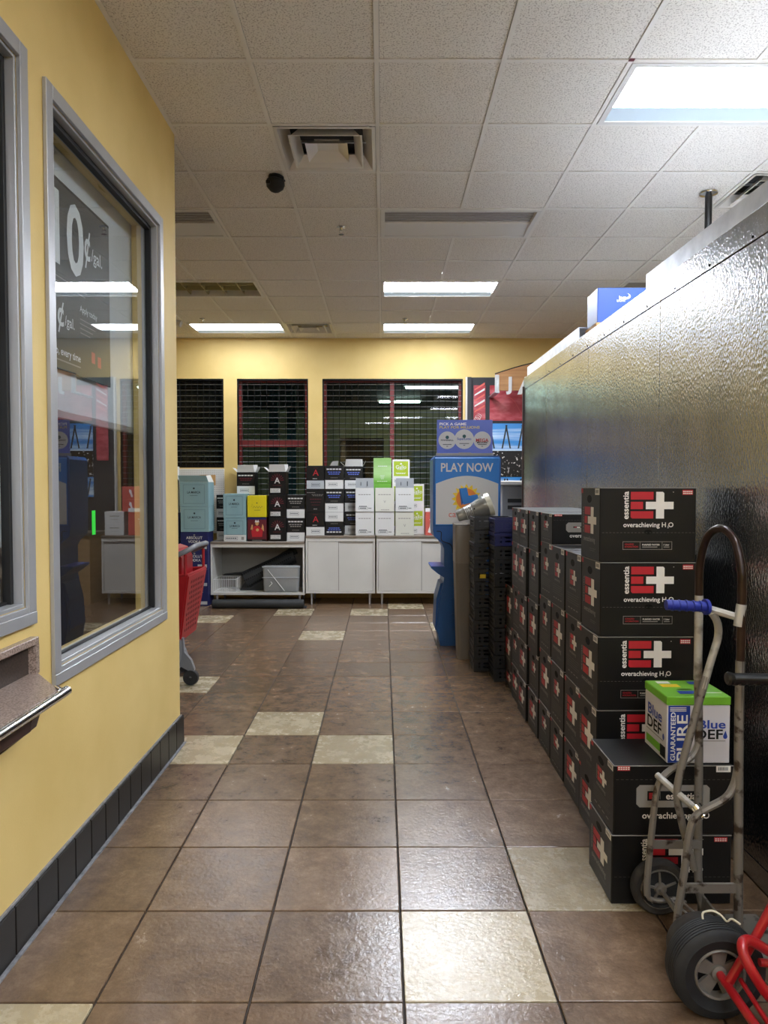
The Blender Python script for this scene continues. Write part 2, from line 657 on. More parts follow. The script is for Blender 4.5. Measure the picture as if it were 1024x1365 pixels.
# columns counted from CX, rows from CY
FIX = []      # (i, j, kind)
for i, j, kind in ((0, 6, 'mid'), (0, 9, 'back'), (-4, 9, 'back'), (2, 0, 'lit'), (0, 3, 'dark'), (-4, 3, 'dark'), (-4, 6, 'louver'),
                   (2, -4, 'lit'), (0, -8, 'lit'), (4, 6, 'dark'), (3, -8, 'lit'), (-1, -11, 'lit'), (3, -11, 'lit')):  # lit panels on this line are out of view, added to brighten the room
    hole(i, j)
    FIX.append((i, j, kind))
VENT = [(-1, 1), (-2, 9), (4, 2)]
for v in VENT:
    hole(v[0], v[1], 1)
board = MB('ceiling_board').box((.0138, .0138, 0), (CS - .0138, CS - .0138, .016)).mesh('ceiling_board')
i0, i1, j0, j1 = -6, 6, -16, 10
for j in range(j0, j1 + 1):
    for i in range(i0, i1 + 1):
        if (i, j) in holes:
            continue
        x, y = CX + i * CS, CY + j * CS
        if y + CS < 4.2 and x + CS < XL - .1:
            continue
        ex, ey = min(x + CS, 4.2), min(y + CS, YB)
        sx, sy = max(x, -3.6), y
        if sy < YR:
            sy = YR
        if ex - sx < .05 or ey - sy < .05:
            continue
        if abs(ex - sx - CS) < .001 and abs(ey - sy - CS) < .001:
            link('ceiling_board', board, cei, (x, y, H + .006))
        else:
            link('ceiling_board', MB('ceiling_board').box((.002, .002, 0), (ex - sx - .002, ey - sy - .002, .016)).mesh('ceiling_board_cut'), cei, (sx, sy, H + .006))
for i in range(i0, i1 + 2):
    x = CX + i * CS
    if -3.6 < x < 4.2:
        ys = YR if x > XL else 4.23
        segs = [(ys, YB)]
        for fi, fj, k in FIX:                       # the grid stops at the long fixtures
            if fi + 1 == i:
                a, b = CY + fj * CS + .012, CY + (fj + 1) * CS - .012
                nxt = []
                for s0, s1 in segs:
                    if a > s0 and b < s1:
                        nxt += [(s0, a), (b, s1)]
                    else:
                        nxt.append((s0, s1))
                segs = nxt
        for s0, s1 in segs:
            MB('grid_white').box((-.012, s0, 0), (.012, s1, .006)).box((-.002, s0, .006), (.002, s1, .04)).build('grid_runner', cei, (x, 0, H))
for j in range(j0, j1 + 2):
    y = CY + j * CS
    if YR < y < YB:
        xs = XL if y < 4.2 else -3.6
        MB('grid_white').box((xs, -.0115, .0004), (4.2, .0115, .0055)).build('grid_cross_runner', cei, (0, y, H))
MB('grid_white').box((XL, -2, 0), (XL + .022, 4.24, .004)).build('wall_angle', cei, (0, 0, H))
MB('grid_white').box((-3.6, YB - .022, 0), (4.2, YB, .004)).build('wall_angle', cei, (0, 0, H))
MB('wine_red_card').box((1.176, 3.482, -.0012), (1.203, 3.506, -.0002)).build('tape_scrap', cei, (0, 0, H))

# ---- left wall with two office windows, the office behind it
W1 = (1.02, 2.41, 1.125, 2.95)       # y0 y1 z0 z1 of the opening
W2 = (2.645, 3.895, .865, 2.935)
wl = MB('yellow_paint')
for y0, y1, z0, z1 in ((YR, 1.02, 0, H + .2), (1.02, 2.41, 0, 1.125), (1.02, 2.41, 2.95, H + .2), (2.41, 2.645, 0, H + .2),
                       (2.645, 3.895, 0, .865), (2.645, 3.895, 2.935, H + .2), (3.895, 4.23, 0, H + .2)):
    wl.box((XL - .14, y0, z0), (XL, y1, z1))
struct(wl.build('wall_left'), 'yellow painted wall with two metal framed office windows')
struct(MB('office_brown').box((-3.6, 4.09, 0), (XL - .14, 4.23, H + .2)).build('wall_office_end'), 'end wall of the office round the corner')
struct(MB('dark_wall').box((-2.75, YR, 0), (-2.6, 4.09, H + .2)).build('wall_office_back'), 'dim wall at the back of the office')
struct(MB('slab').box((-2.6, YR, 3.05), (XL - .14, 4.09, 3.15)).build('ceiling_office'), 'low ceiling inside the office')
struct(MB('yellow_paint').box((-3.75, 4.23, 0), (-3.6, YB, H + .2)).build('wall_side'), 'yellow side wall beyond the office corner')
struct(MB('yellow_paint').box((4.2, YR, 0), (4.35, YB, H + .2)).build('wall_right'), 'yellow wall behind the cold room')
struct(MB('yellow_paint').box((-3.75, YR - .15, 0), (4.35, YR, H + .2)).build('wall_rear'), 'yellow wall behind the viewer')

def office_window(name, y0, y1, z0, z1, label):
    w = struct(link(name, None, None, (XL, y0, z0)), label)
    W, Hh = y1 - y0, z1 - z0
    def part(nm, m, *bx):
        b = MB(m)
        for lo, hi in bx:
            b.box(lo, hi, bev=.0015)
        return b.build(nm, w)
    f = .052
    # face strips stand proud of the wall, reveals run back to the pane
    part('face_strip', 'alum', ((.001, -f, -.02), (.016, 0, Hh + f)))
    part('face_strip', 'alum', ((.001, W, -.02), (.016, W + f, Hh + f)))
    part('face_strip', 'alum', ((.001, 0, Hh), (.016, W, Hh + f)))
    part('sill_strip', 'alum', ((.001, -f, -.062), (.018, W + f, -.02)), ((.001, -f + .004, -.02), (.012, W + f - .004, -.0005)))
    part('reveal', 'alum', ((-.085, .0005, .0005), (.0005, .012, Hh)))
    part('reveal', 'alum', ((-.085, W - .012, .0005), (.0005, W - .0005, Hh)))
    part('reveal', 'alum', ((-.085, .012, Hh - .012), (.0005, W - .012, Hh - .0005)))
    part('sill', 'alum', ((-.085, .012, .0005), (.0005, W - .012, .014)))
    part('gasket', 'gasket', ((-.060, .012, .014), (-.030, .030, Hh - .012)), ((-.060, W - .030, .014), (-.030, W - .012, Hh - .012)),
         ((-.060, .03, Hh - .034), (-.030, W - .030, Hh - .012)), ((-.060, .03, .014), (-.042, W - .030, .024)))
    MB('office_glass').box((-.054, .028, .02), (-.048, W - .028, Hh - .03)).build('pane', w)
    return w
office_window('window_1', W1[0], W1[1], W1[2], W1[3], 'office window at the left edge with white notice board inside')
win2 = office_window('window_2', W2[0], W2[1], W2[2], W2[3], 'tall office window reflecting the shop beside the yellow corner')
MB('neon_green').box((-.0478, .45, .46), (-.0470, .487, .565)).build('tag_sticker', win2)

# ---- black tile skirting along the left wall
bb = struct(MB('caulk_grey').box((XL + .0005, -2, 0.0005), (XL + .03, 4.255, .006)).box((XL + .0005, -2, .006), (XL + .010, 4.24, .176)).build('baseboard_left'), 'black square tile skirting along the yellow wall')
for k in range(-6, 14):
    y = 2.28 + k * .151
    if y > 4.2:
        continue
    e = min(.151, 4.238 - y)
    MB('black_glaze').box((.0095, .0025, .008), (.019, e - .0025, .171), bev=.0025).build('skirting_tile', bb, (XL, y, 0))
MB('black_glaze').box((-.14, 0, .008), (.019, .009, .171), bev=.002).build('skirting_tile', bb, (XL, 4.2405, 0))

# ---- back wall with three barred windows
WB = [(-2.86, -2.19, 1.80, 3.02), (-2.005, -1.028, .90, 3.02), (-.832, 1.10, .90, 3.02)]
wb = MB('yellow_paint')
xs = -3.75
for x0, x1, z0, z1 in WB:
    wb.box((xs, YB, 0), (x0, YB + .2, H + .2))
    wb.box((x0, YB, 0), (x1, YB + .2, z0))
    wb.box((x0, YB, z1), (x1, YB + .2, H + .2))
    xs = x1
wb.box((xs, YB, 0), (4.35, YB + .2, H + .2))
struct(wb.build('wall_back'), 'pale yellow back wall with three barred windows')

def back_window(name, x0, x1, z0, z1, label, red, mull, transom, vstep):
    w = struct(link(name, None, None, (x0, YB, z0)), label)
    W, Hh = x1 - x0, z1 - z0
    fm = 'red_frame' if red else 'black_metal'
    for a, b in (((0.0005, .09, 0), (.05, .15, Hh)), ((W - .05, .09, 0), (W - .0005, .15, Hh)), ((.05, .09, 0.0005), (W - .05, .15, .05)), ((.05, .09, Hh - .04), (W - .05, .15, Hh - .0005))):
        MB(fm).box(a, b).build('frame_bar', w)
    for x in mull:
        MB(fm).box((x - .028, .088, .05), (x + .028, .152, Hh - .04)).build('mullion', w)
    for z in transom:
        MB(fm).box((.05, .088, z - .045), (W - .05, .152, z + .045)).build('transom', w)
    MB('shop_glass').box((.05, .118, .05), (W - .05, .124, Hh - .04)).build('pane', w)
    # black reveal angle
    MB('black_metal').box((0.0005, .004, Hh - .022), (W - .0005, .05, Hh - .001)).box((.0005, .004, 0), (.018, .05, Hh - .022)).box((W - .018, .004, 0), (W - .0005, .05, Hh - .022)).build('grille_guide', w)
    hb = MB('grille_steel').tube([(0, 0, 0), (W - .036, 0, 0)], .0042, seg=6).mesh('grille_bar')
    vb = MB('black_metal').tube([(0, 0, 0), (0, 0, Hh - .03)], .003, seg=5).mesh('grille_upright')
    z = Hh - .075
    while z > .03:
        link('grille_bar', hb, w, (.018, .032, z))
        z -= .076
    x = .06
    while x < W - .03:
        link('grille_upright', vb, w, (x, .025, .004))
        x += vstep
    return w
back_window('window_3', *WB[0], 'dark barred window nearest the office corner above pegboard', False, [], [], .082)
back_window('window_4', *WB[1], 'barred window with red frame and cross rail between yellow piers', True, [], [1.235], .086)
back_window('window_5', *WB[2], 'widest barred window with red middle post behind the white cases', True, [.96], [], .086)
# shutter boards behind the first window
for k in range(14):
    MB('black_metal').box((-2.82, YB + .155, 1.81 + k * .086), (-2.23, YB + .175, 1.81 + k * .086 + .08), bev=.003).build('shutter_slat', bpy.data.objects['window_3'], (2.86, -YB, -1.80))

# ---- outside, seen through the bars at night
struct(MB('asphalt').box((-5, YB + .2, -.2), (6, 17, -.02)).build('ground_outside'), 'dark ground outside the back windows')
struct(MB('soffit').box((-5, YB + .2, 3.25), (6, 16.3, 3.4)).build('soffit_outside'), 'dark teal canopy above the back windows')
struct(MB('ext_yellow').box((-5, 16.0, -.02), (6, 16.2, 3.25)).build('wall_outside'), 'dull yellow wall across the walkway outside')
struct(MB('black_metal').box((-.95, 15.93, 0), (.02, 16.0, 2.62)).build('door_1'), 'dark doorway in the wall outside')
for x0, x1, y, lab in ((.35, 1.6, 12.0, 'nearer white canopy tube lamp seen through the widest window'), (-.1, .75, 14.0, 'farther white canopy tube lamp seen through the widest window')):
    t = thing('tube_lamp', lab, 'lamp', (x0, y, 3.25), 0, 'canopy tube lamps')
    MB('fixture_white').box((0, -.05, -.04), (x1 - x0, .05, -.0005)).build('housing', t)
    MB('tube_ext').tube([(.03, 0, -.058), (x1 - x0 - .03, 0, -.058)], .018).build('tube', t)
vm = thing('drinks_machine', 'red and blue drinks machine outside the widest window', 'machine', (1.1, 14.4, -.02))
MB('red_frame').box((0, 0, 0), (1.1, .8, 2.2), bev=.02).build('body', vm)
p = Print((0, 0, 0), (1, 0, 0), (0, 0, 1))
for r in range(5):
    for c in range(5):
        p.rect(.08 + c * .17, .25 + r * .3, .2 + c * .17, .5 + r * .3, 'bright_blue' if r < 3 else 'silver_card', 1)
p.build('display_front', vm)
for k in range(3):
    t = thing('teal_post', ['left', 'middle', 'right'][k] + ' teal post outside the window with red cross rail', 'post', (-1.85 + k * .3, 12.2, -.02), 0, 'teal posts outside')
    MB('teal_ext').box((-.07, -.07, 0), (.07, .07, 3.27)).box((-.1, -.1, 0), (.1, .1, .12)).build('shaft', t)

# ================================================================== CEILING FIXTURES
def fixture(i, j, kind, label):
    t = thing('ceiling_light', label, 'light', (CX + i * CS, CY + j * CS, H), 0, 'ceiling lights')
    W, D = 2 * CS, CS
    e, f = .014, .045
    fr = MB('fixture_white')
    fr.box((e, e, -.004), (W - e, f, .004)).box((e, D - f, -.004), (W - e, D - e, .004)).box((e, f, -.004), (f, D - f, .004)).box((W - f, f, -.004), (W - e, D - f, .004))
    fr.build('frame', t)
    dp = .085
    tr = MB('fixture_white')
    for a, b in (((f - .004, f - .004, .004), (W - f + .004, f, dp)), ((f - .004, D - f, .004), (W - f + .004, D - f + .004, dp)),
                 ((f - .004, f, .004), (f, D - f, dp)), ((W - f, f, .004), (W - f + .004, D - f, dp))):
        tr.box(a, b)
    tr.box((f - .004, f - .004, dp + .012), (W - f + .004, D - f + .004, dp + .02))
    tr.build('trough', t)
    if kind in ('lit', 'mid', 'back'):
        cut = D - f - (D - 2 * f) * .26
        MB({'lit': 'lens_lit', 'mid': 'lens_lit_mid', 'back': 'lens_lit_back'}[kind]).box((f, f, .006), (W - f, cut, .016)).build('lens', t)
        MB('lens_dim').hexa([(f, cut, .006), (W - f, cut, .006), (W - f, D - f, .002), (f, D - f, .002), (f, cut, .016), (W - f, cut, .016), (W - f, D - f, .016), (f, D - f, .016)]).build('lens_edge', t)
    elif kind == 'dark':
        b = MB('lens_unlit')
        n = 12
        mid = D * .52
        for k in range(n):      # ribbed lens, then a plain sloping reflector
            y0 = f + (mid - f) * k / n
            y1 = f + (mid - f) * (k + 1) / n
            b.box((f, y0, .030 - (.006 if k % 2 else 0)), (W - f, y1, .045))
        b.build('lens', t)
        MB('grid_white').box((f, mid, .012), (W - f, mid + .012, .045)).build('lens_highlight', t)  # white strip built in as the highlight line beside the lens
        MB('fixture_white').hexa([(f, mid + .012, .030), (W - f, mid + .012, .030), (W - f, D - f, .004), (f, D - f, .004), (f, mid + .012, .045), (W - f, mid + .012, .045), (W - f, D - f, .045), (f, D - f, .045)]).build('reflector', t)
    else:
        MB('louver_gold').box((f, f, dp), (W - f, D - f, dp + .01)).build('reflector', t)
        n = 6
        for k in range(1, n):
            x = f + (W - 2 * f) * k / n
            MB('louver_gold').prism([(-.014, 0), (.014, 0), (.003, -.07), (-.003, -.07)], (x, f, dp), (1, 0, 0), (0, 0, 1), (0, D - 2 * f, 0)).build('louver_blade', t)
        for k in (1, 2):
            y = f + (D - 2 * f) * k / 3
            MB('louver_gold').prism([(-.014, 0), (.014, 0), (.003, -.07), (-.003, -.07)], (f, y, dp - .002), (0, 1, 0), (0, 0, 1), (W - 2 * f, 0, 0)).build('louver_blade', t)
    return t
FL = ['glowing ceiling light in mid aisle, nearer of the two aligned lit ones', 'glowing ceiling light by the back wall above the widest window',
      'glowing ceiling light at back left beside the square vent', 'largest glowing ceiling light above the steel cold room at upper right',
      'unlit ribbed ceiling light above the aisle centre', 'unlit ceiling light half hidden by the office corner', 'ceiling light with golden egg-crate louver at left',
      'unseen ceiling light added overhead to the right of the viewer', 'unseen ceiling light added in the middle behind the viewer', 'unlit ceiling light far behind the cold room', 'unseen ceiling light added behind the viewer over the near end of the cold room',
      'unseen ceiling light added farthest behind the viewer on the left', 'unseen ceiling light added farthest behind the viewer on the right']
for (i, j, k), lab in zip(FIX, FL):
    fixture(i, j, k, lab)

def vent(i, j, label):
    t = thing('ceiling_vent', label, 'vent', (CX + i * CS + CS / 2, CY + j * CS + CS / 2, H), 0, 'square ceiling vents')
    MB('gasket').box((-.27, -.27, .11), (.27, .27, .12)).build('duct', t)
    h0 = CS / 2 - .014
    def ring(a, za, b, zb, nm):
        m = MB('vent_metal')
        A = [(-a, -a, za), (a, -a, za), (a, a, za), (-a, a, za)]
        B = [(-b, -b, zb), (b, -b, zb), (b, b, zb), (-b, b, zb)]
        for k in range(4):
            m.poly([A[k], A[(k + 1) % 4], B[(k + 1) % 4], B[k]])
        m.build(nm, t)
    ring(h0, -.003, h0 - .02, -.003, 'rim')
    ring(h0 - .02, -.003, h0 - .075, .07, 'outer_cone')
    ring(.205, -.012, .16, .05, 'middle_cone')
    ring(.215, -.012, .205, -.012, 'middle_lip')
    ring(.125, -.016, .06, .03, 'inner_cone')
    MB('vent_metal').box((-.075, -.075, .028), (.075, .075, .032)).build('centre_plate', t)
    MB('galv').box((-.28, -.004, .045), (.28, .004, .06)).build('hanger', t)
for (i, j), lab in zip(VENT, ('shiny square metal ceiling vent beside the black camera', 'square ceiling vent by the back wall between two lit lights', 'square ceiling vent half hidden behind the cold room rail')):
    vent(i, j, lab)

def sprinkler(x, y, lab):
    t = thing('sprinkler', lab, 'sprinkler', (x, y, H + .005), 0, 'ceiling sprinklers')
    MB('chrome').lathe([(.034, 0), (.036, -.006), (.015, -.012), (.011, -.03)], seg=16).build('escutcheon', t)
    MB('chrome').tube([(-.012, 0, -.026), (-.016, 0, -.042), (0, 0, -.058), (.016, 0, -.042), (.012, 0, -.026)], .003, seg=6).build('yoke', t)
    m = MB('chrome').lathe([(.004, -.056), (.02, -.06), (.021, -.063), (.004, -.063)], seg=12)
    m.build('deflector', t)
sprinkler(-.327, 5.70, 'small chrome sprinkler left of the unlit aisle light')
sprinkler(.27, 8.77, 'small sprinkler between the two lit aisle lights')
sprinkler(-2.19, 8.77, 'small sprinkler above the back left lit light')
sc_ = thing('security_camera', 'black dome security camera hanging beside the square vent', 'camera', (-.70, 4.78, H))
MB('gasket').lathe([(.05, 0), (.052, -.012), (.045, -.02), (.058, -.03), (.062, -.05), (.055, -.075), (.03, -.098), (.004, -.108)], Matrix.Rotation(.12, 4, 'Y'), seg=20).build('dome', sc_)
MB('gasket').tube([(.02, .0, -.02), (.05, .03, -.02), (.045, .06, .0)], .004, smooth=4).build('cable', sc_)
MB('black_metal').box((-.058, -.07, -.072), (-.03, -.03, -.05), bev=.004).build('visor', sc_)
sp = thing('spotlight', 'small white spotlight on the ceiling by the office corner', 'spotlight', (-2.50, 8.6, H))
MB('fixture_white').lathe([(.03, 0), (.03, -.015), (.012, -.018), (.012, -.05)], seg=14).build('mount', sp)
MB('fixture_white').lathe([(.028, -.07), (.03, 0), (.045, .07), (.042, .075), (.034, .06)], Matrix.Translation((.03, 0, -.075)) @ Matrix.Rotation(1.9, 4, 'Y'), seg=16).build('shade', sp)

# ================================================================== OFFICE SIDE
ol = thing('added_office_lamp', 'unseen ceiling lamp added inside the office behind the windows', 'lamp', (-2.0, 2.7, 3.05))  # unseen lamp added to light the poster and blind
MB('fixture_white').box((-.32, -.62, -.05), (.32, .62, -.0005), bev=.004).build('housing', ol)
MB('lens_office').box((-.28, -.58, -.062), (.28, .58, -.0505)).build('lens', ol)
po = thing('fuel_poster', 'dark fuel price poster with large pale digits inside the tall window', 'poster', (-1.335, 2.745, 1.60))
MB('dark_poster').box((-.008, 0, .42), (0, .79, 1.19), bev=.001).build('board', po)
p = Print((0, 0, 0), (0, 1, 0), (0, 0, 1))
p.text('10', .345, 1.0, .29, 'poster_text', bold=.02, hgt=.31)
p.text('¢', .53, 1.0, .065, 'poster_text', bold=.015, hgt=.17)
p.text('/gal.', .635, .985, .125, 'poster_text', bold=.008)
p.rect(.20, .795, .52, .80, 'grey_print', 1).rect(.20, .775, .50, .78, 'grey_print', 1)
p.text('¢', .25, .635, .06, 'poster_text', bold=.015, hgt=.13)
p.text('/gal.', .335, .625, .095, 'poster_text', bold=.008)
p.text('Apply today', .535, .715, .19, 'poster_text', bold=.005)
for k in range(4):
    p.rect(.44, .67 - k * .02, .64 - .03 * k, .675 - k * .02, 'grey_print', 1)
p.text('up, every time', .31, .49, .26, 'poster_text', bold=.01)
p.rect(.20, .455, .44, .461, 'grey_print', 1)
p.rect(.56, .50, .60, .55, 'red_print', 1).rect(.63, .49, .67, .54, 'red_print', 1)
p.build('print', po)
MB('gasket').box((-.008, .0, 1.1905), (0, .79, 1.20)).build('hanging_rail', po)
bl = thing('window_blind', 'pale grey blind hanging behind the fuel poster', 'blind', (-1.356, 2.50, .9))
MB('grey_blind').box((-.012, 0, .95), (0, 1.56, 2.05), bev=.003).build('cloth', bl)
MB('alum').box((-.03, 0, 2.05), (.004, 1.56, 2.10), bev=.004).build('head_rail', bl)
MB('alum').box((-.016, 0, .92), (.004, 1.56, .955), bev=.004).build('bottom_rail', bl)
nb = thing('notice_board', 'white notice board inside the left edge window', 'board', (-1.268, 1.05, 1.33))
MB('notice_white').box((-.02, 0, 0), (-.001, 1.342, .72), bev=.003).build('panel', nb)
MB('alum').box((-.024, 0, .7205), (-.0005, 1.342, .735)).build('edge_strip', nb)
ca = thing('collage_poster', 'small dark brown collage poster low in the left edge window', 'poster', (-1.268, 1.05, 1.14))
MB('collage').box((-.012, 0, .0), (-.001, 1.342, .189)).build('sheet', ca)
p = Print((0, 0, 0), (0, 1, 0), (0, 0, 1), eps=.0005)
p.rect(1.14, .03, 1.28, .06, 'white_print', 1)
for k in range(3):
    p.rect(1.17, .10 + k * .02, 1.27, .107 + k * .02, 'white_print', 1)
p.build('print', ca)

tc = thing('transaction_counter', 'granite shelf with chrome edge and pass-through tray below left window', 'counter', (XL, 0, 0))
top = MB('granite').prism([(.001, 1.2), (.19, 1.2), (.19, 2.22), (.16, 2.27), (.001, 2.47)], (0, 0, .865), (1, 0, 0), (0, 1, 0), (0, 0, .03))
top.build('shelf', tc)
MB('chrome').tube([(.199, 1.2, .879), (.199, 2.20, .879), (.187, 2.25, .879), (.155, 2.29, .879)], .0145, seg=10, smooth=4).build('edge_trim', tc)
MB('granite').box((.001, 1.2, .9955), (.03, 2.445, 1.02), bev=.002).build('tray_lintel', tc)
MB('granite').box((.001, 2.42, .8955), (.03, 2.445, .9955)).build('tray_jamb', tc)
MB('granite_shaded').box((.001, 1.2, .8955), (.004, 2.42, .9955)).build('tray_back', tc)  # darker granite colour stands in for the shade of a deeper recess
MB('brown_bracket').box((.001, 1.2, .80), (.16, 2.12, .8645), bev=.004).build('apron', tc)
MB('brown_bracket').prism([(.001, .70), (.05, .72), (.15, .80), (.17, .8645), (.001, .8645)], (0, 2.12, 0), (1, 0, 0), (0, 0, 1), (0, .05, 0)).build('bracket', tc)

# ================================================================== COLD ROOM
cr = thing('cold_room', 'tall embossed steel walk-in cold room along the right side', 'cold room', (1.385, 7.08, 0), math.radians(.75))
CH = 2.60
LEN = 8.6
MB('galv_white').box((.05, -LEN, .0), (2.55, -.05, CH - .005)).build('core', cr)
edges = [0, -.93, -2.12, -3.36, -4.6, -5.84, -7.08, -LEN]
for a, b in zip(edges, edges[1:]):
    MB('stucco_steel').box((0, b + .0015, .09), (.05, a - .0015, CH - .115), bev=.002).build('wall_panel', cr)
    MB('stucco_steel').box((-.002, b + .001, CH - .112), (.05, a - .001, CH), bev=.002).build('top_trim', cr)
MB('seam_black').box((.004, -LEN, CH - .12), (.051, -.002, CH - .108)).build('seam', cr)
MB('stucco_steel').box((-.001, -LEN, .002), (.05, -.002, .089), bev=.002).build('kick_strip', cr)
MB('stucco_steel').box((.0505, -.05, .09), (2.55, 0, CH), bev=.003).build('end_panel', cr)
MB('brown_bracket').box((-.012, -.012, .09), (.02, .012, CH - .08), bev=.003).build('corner_post', cr)
for y in [-.3 - .36 * k for k in range(20)]:
    MB('seam_black').tube([(-.004, y, CH - .095), (.0, y, CH - .095)], .006, seg=8).build('rivet', cr)
def rail(y0, y1, nm):
    m = MB('galv_white')
    m.box((.03, y0, CH + .0005), (.036, y1, CH + .105)).box((.036, y0, CH + .099), (.16, y1, CH + .105)).box((.03, y0, CH + .0005), (.14, y1, CH + .006))
    m.box((.036, y1 - .006, CH + .006), (.16, y1, CH + .099))
    return m.build(nm, cr)
rail(-LEN, -3.08, 'roof_rail')
rail(-1.78, -.02, 'roof_rail')
be = thing('beer_carton', 'bright blue beer carton standing on top of the cold room', 'carton', (1.66, 5.02, CH + .0005), 0)
MB('bud_blue').box((-.17, 0, .075), (.20, .25, .315), bev=.004).build('body', be)
MB('kraft').box((-.18, -.01, 0), (.21, .26, .074), bev=.003).build('tray', be)
p = Print((-.17, 0, 0), (1, 0, 0), (0, 0, 1))
p.disc(.19, .255, .040, 'pure_white', 1, ry=.022).disc(.185, .262, .034, 'bud_blue', 2, ry=.016)
p.text('BUD', .175, .243, .05, 'pure_white', 3, bold=.015)
p.text('LIGHT', .165, .225, .06, 'pure_white', 3, bold=.015)
p.build('print', be)
pp = thing('drop_pipe', 'black pipe dropping from the ceiling behind the cold room rail', 'pipe', (2.26, 5.04, CH))
MB('pipe_black').tube([(0, 0, 0.001), (0, 0, H - CH - .004)], .024, seg=14).build('pipe', pp)
MB('chrome').lathe([(.025, H - CH - .02), (.06, H - CH - .01), (.062, H - CH - .003), (.025, H - CH - .003)], seg=20).build('escutcheon', pp)

# ================================================================== BLACK WATER CASES
def big_front(w, h, eps=.0008):
    def U(x): return (x - 165) / 800 * w
    def V(y): return (700 - y) / 640 * h
    P = Print((-w / 2, 0, 0), (1, 0, 0), (0, 0, 1), eps)
    P.text('essentia', U(380), V(212), .118 * h / .318, 'white_print', bold=.02, rot=PI / 2, hgt=.024)
    c = .006
    P.poly([(U(420), V(163)), (U(608), V(163)), (U(608), V(97)), (U(420), V(97))], 'red_print')
    P.rect(U(420), V(245), U(522), V(182), 'red_print')
    P.poly([(U(420) + c, V(325)), (U(608), V(325)), (U(608), V(263)), (U(420), V(263)), (U(420), V(325) + c)], 'red_print')
    P.poly([(U(630), V(325)), (U(697), V(325)), (U(697), V(97) - c), (U(697) - c, V(97)), (U(630), V(97))], 'white_print')
    P.rect(U(545), V(245), U(775), V(182), 'white_print', 1)
    P.text('overachieving H O', U(568), V(385), U(775) - U(360), 'white_print', bold=.015)
    P.text('2', U(731), V(398), .006, 'white_print', bold=.01)
    for k in range(26):
        P.rect(U(185 + k * 30), V(448), U(203 + k * 30), V(445), 'mid_print')
    P.frame(U(357), V(592), U(767), V(522), .0018, 'grey_print')
    P.rect(U(500), V(592), U(503), V(522), 'grey_print'); P.rect(U(683), V(592), U(686), V(522), 'grey_print')
    P.text('IONIZED', U(412), V(546), U(450) - U(375), 'red_print', bold=.01); P.text('HYDRATION', U(430), V(567), U(485) - U(375), 'red_print', bold=.01)
    P.text('PURIFIED WATER', U(592), V(550), U(665) - U(520), 'white_print', bold=.015); P.rect(U(520), V(573), U(645), V(566), 'grey_print')
    P.text('1 Liter', U(720), V(550), U(745) - U(697), 'white_print', bold=.015); P.rect(U(697), V(573), U(745), V(566), 'grey_print')
    P.rect(U(848), V(122), U(935), V(80), 'red_print')
    for yy in (90, 106):
        for k in range(5):
            P.rect(U(853 + k * 16), V(yy + 9), U(865 + k * 16), V(yy), 'white_print', 1)
    P.rect(U(770), V(102), U(776), V(97), 'white_print')
    P.disc(U(568), V(440), .016, 'black_hole', 0, ry=.01)
    return P
def pill_front(w, h):
    P = Print((-w / 2, 0, 0), (1, 0, 0), (0, 0, 1))
    u0, u1, v0, v1 = .19 * w, .80 * w, .40 * h, .72 * h
    r = .012
    P.poly([(u0 + r, v0), (u1 - r, v0), (u1, v0 + r), (u1, v1 - r), (u1 - r, v1), (u0 + r, v1), (u0, v1 - r), (u0, v0 + r)], 'grey_print')
    P.rect(u0 + .04, v0 + .025, u1 - .03, v1 - .022, 'black_hole', 1)
    P.rect(u0 + .046, v0 + .031, u0 + .061, v1 - .028, 'red_print', 2)
    P.rect(u0 + .066, v0 + .031, u0 + .070, v1 - .028, 'white_print', 2).rect(u0 + .060, (v0 + v1) / 2 - .003, u0 + .078, (v0 + v1) / 2 + .003, 'white_print', 2)
    P.rect(u0 + .086, v0 + .03, u0 + .087, v1 - .027, 'grey_print', 2)
    P.text('essentia', (u0 + .092 + u1 - .034) / 2, (v0 + v1) / 2, .11, 'white_print', 2, bold=.02)
    P.text('overachieving H O', .52 * w, .27 * h, .56 * w, 'white_print', bold=.015)
    P.text('2', .738 * w, .25 * h, .007, 'white_print', bold=.01)
    for k in range(24):
        P.rect(w * (.02 + k * .04), .795 * h, w * (.043 + k * .04), .80 * h, 'mid_print')
    P.rect(.03 * w, .925 * h, .135 * w, .992 * h, 'red_print')
    for k in range(5):
        P.rect(w * (.036 + k * .02), .94 * h, w * (.05 + k * .02), .955 * h, 'white_print', 1); P.rect(w * (.036 + k * .02), .965 * h, w * (.05 + k * .02), .98 * h, 'white_print', 1)
    barcode(P, .85 * w, .905 * h, .97 * w, .995 * h)
    return P
def barcode(P, u0, v0, u1, v1, layer=0):
    P.rect(u0, v0, u1, v1, 'white_print', layer)
    n = 7
    for k in range(n):
        a = u0 + (u1 - u0) * (.15 + .7 * k / n)
        P.rect(a, v0 + (v1 - v0) * .25, a + (u1 - u0) * .05, v0 + (v1 - v0) * .8, 'black_hole', layer + 1)
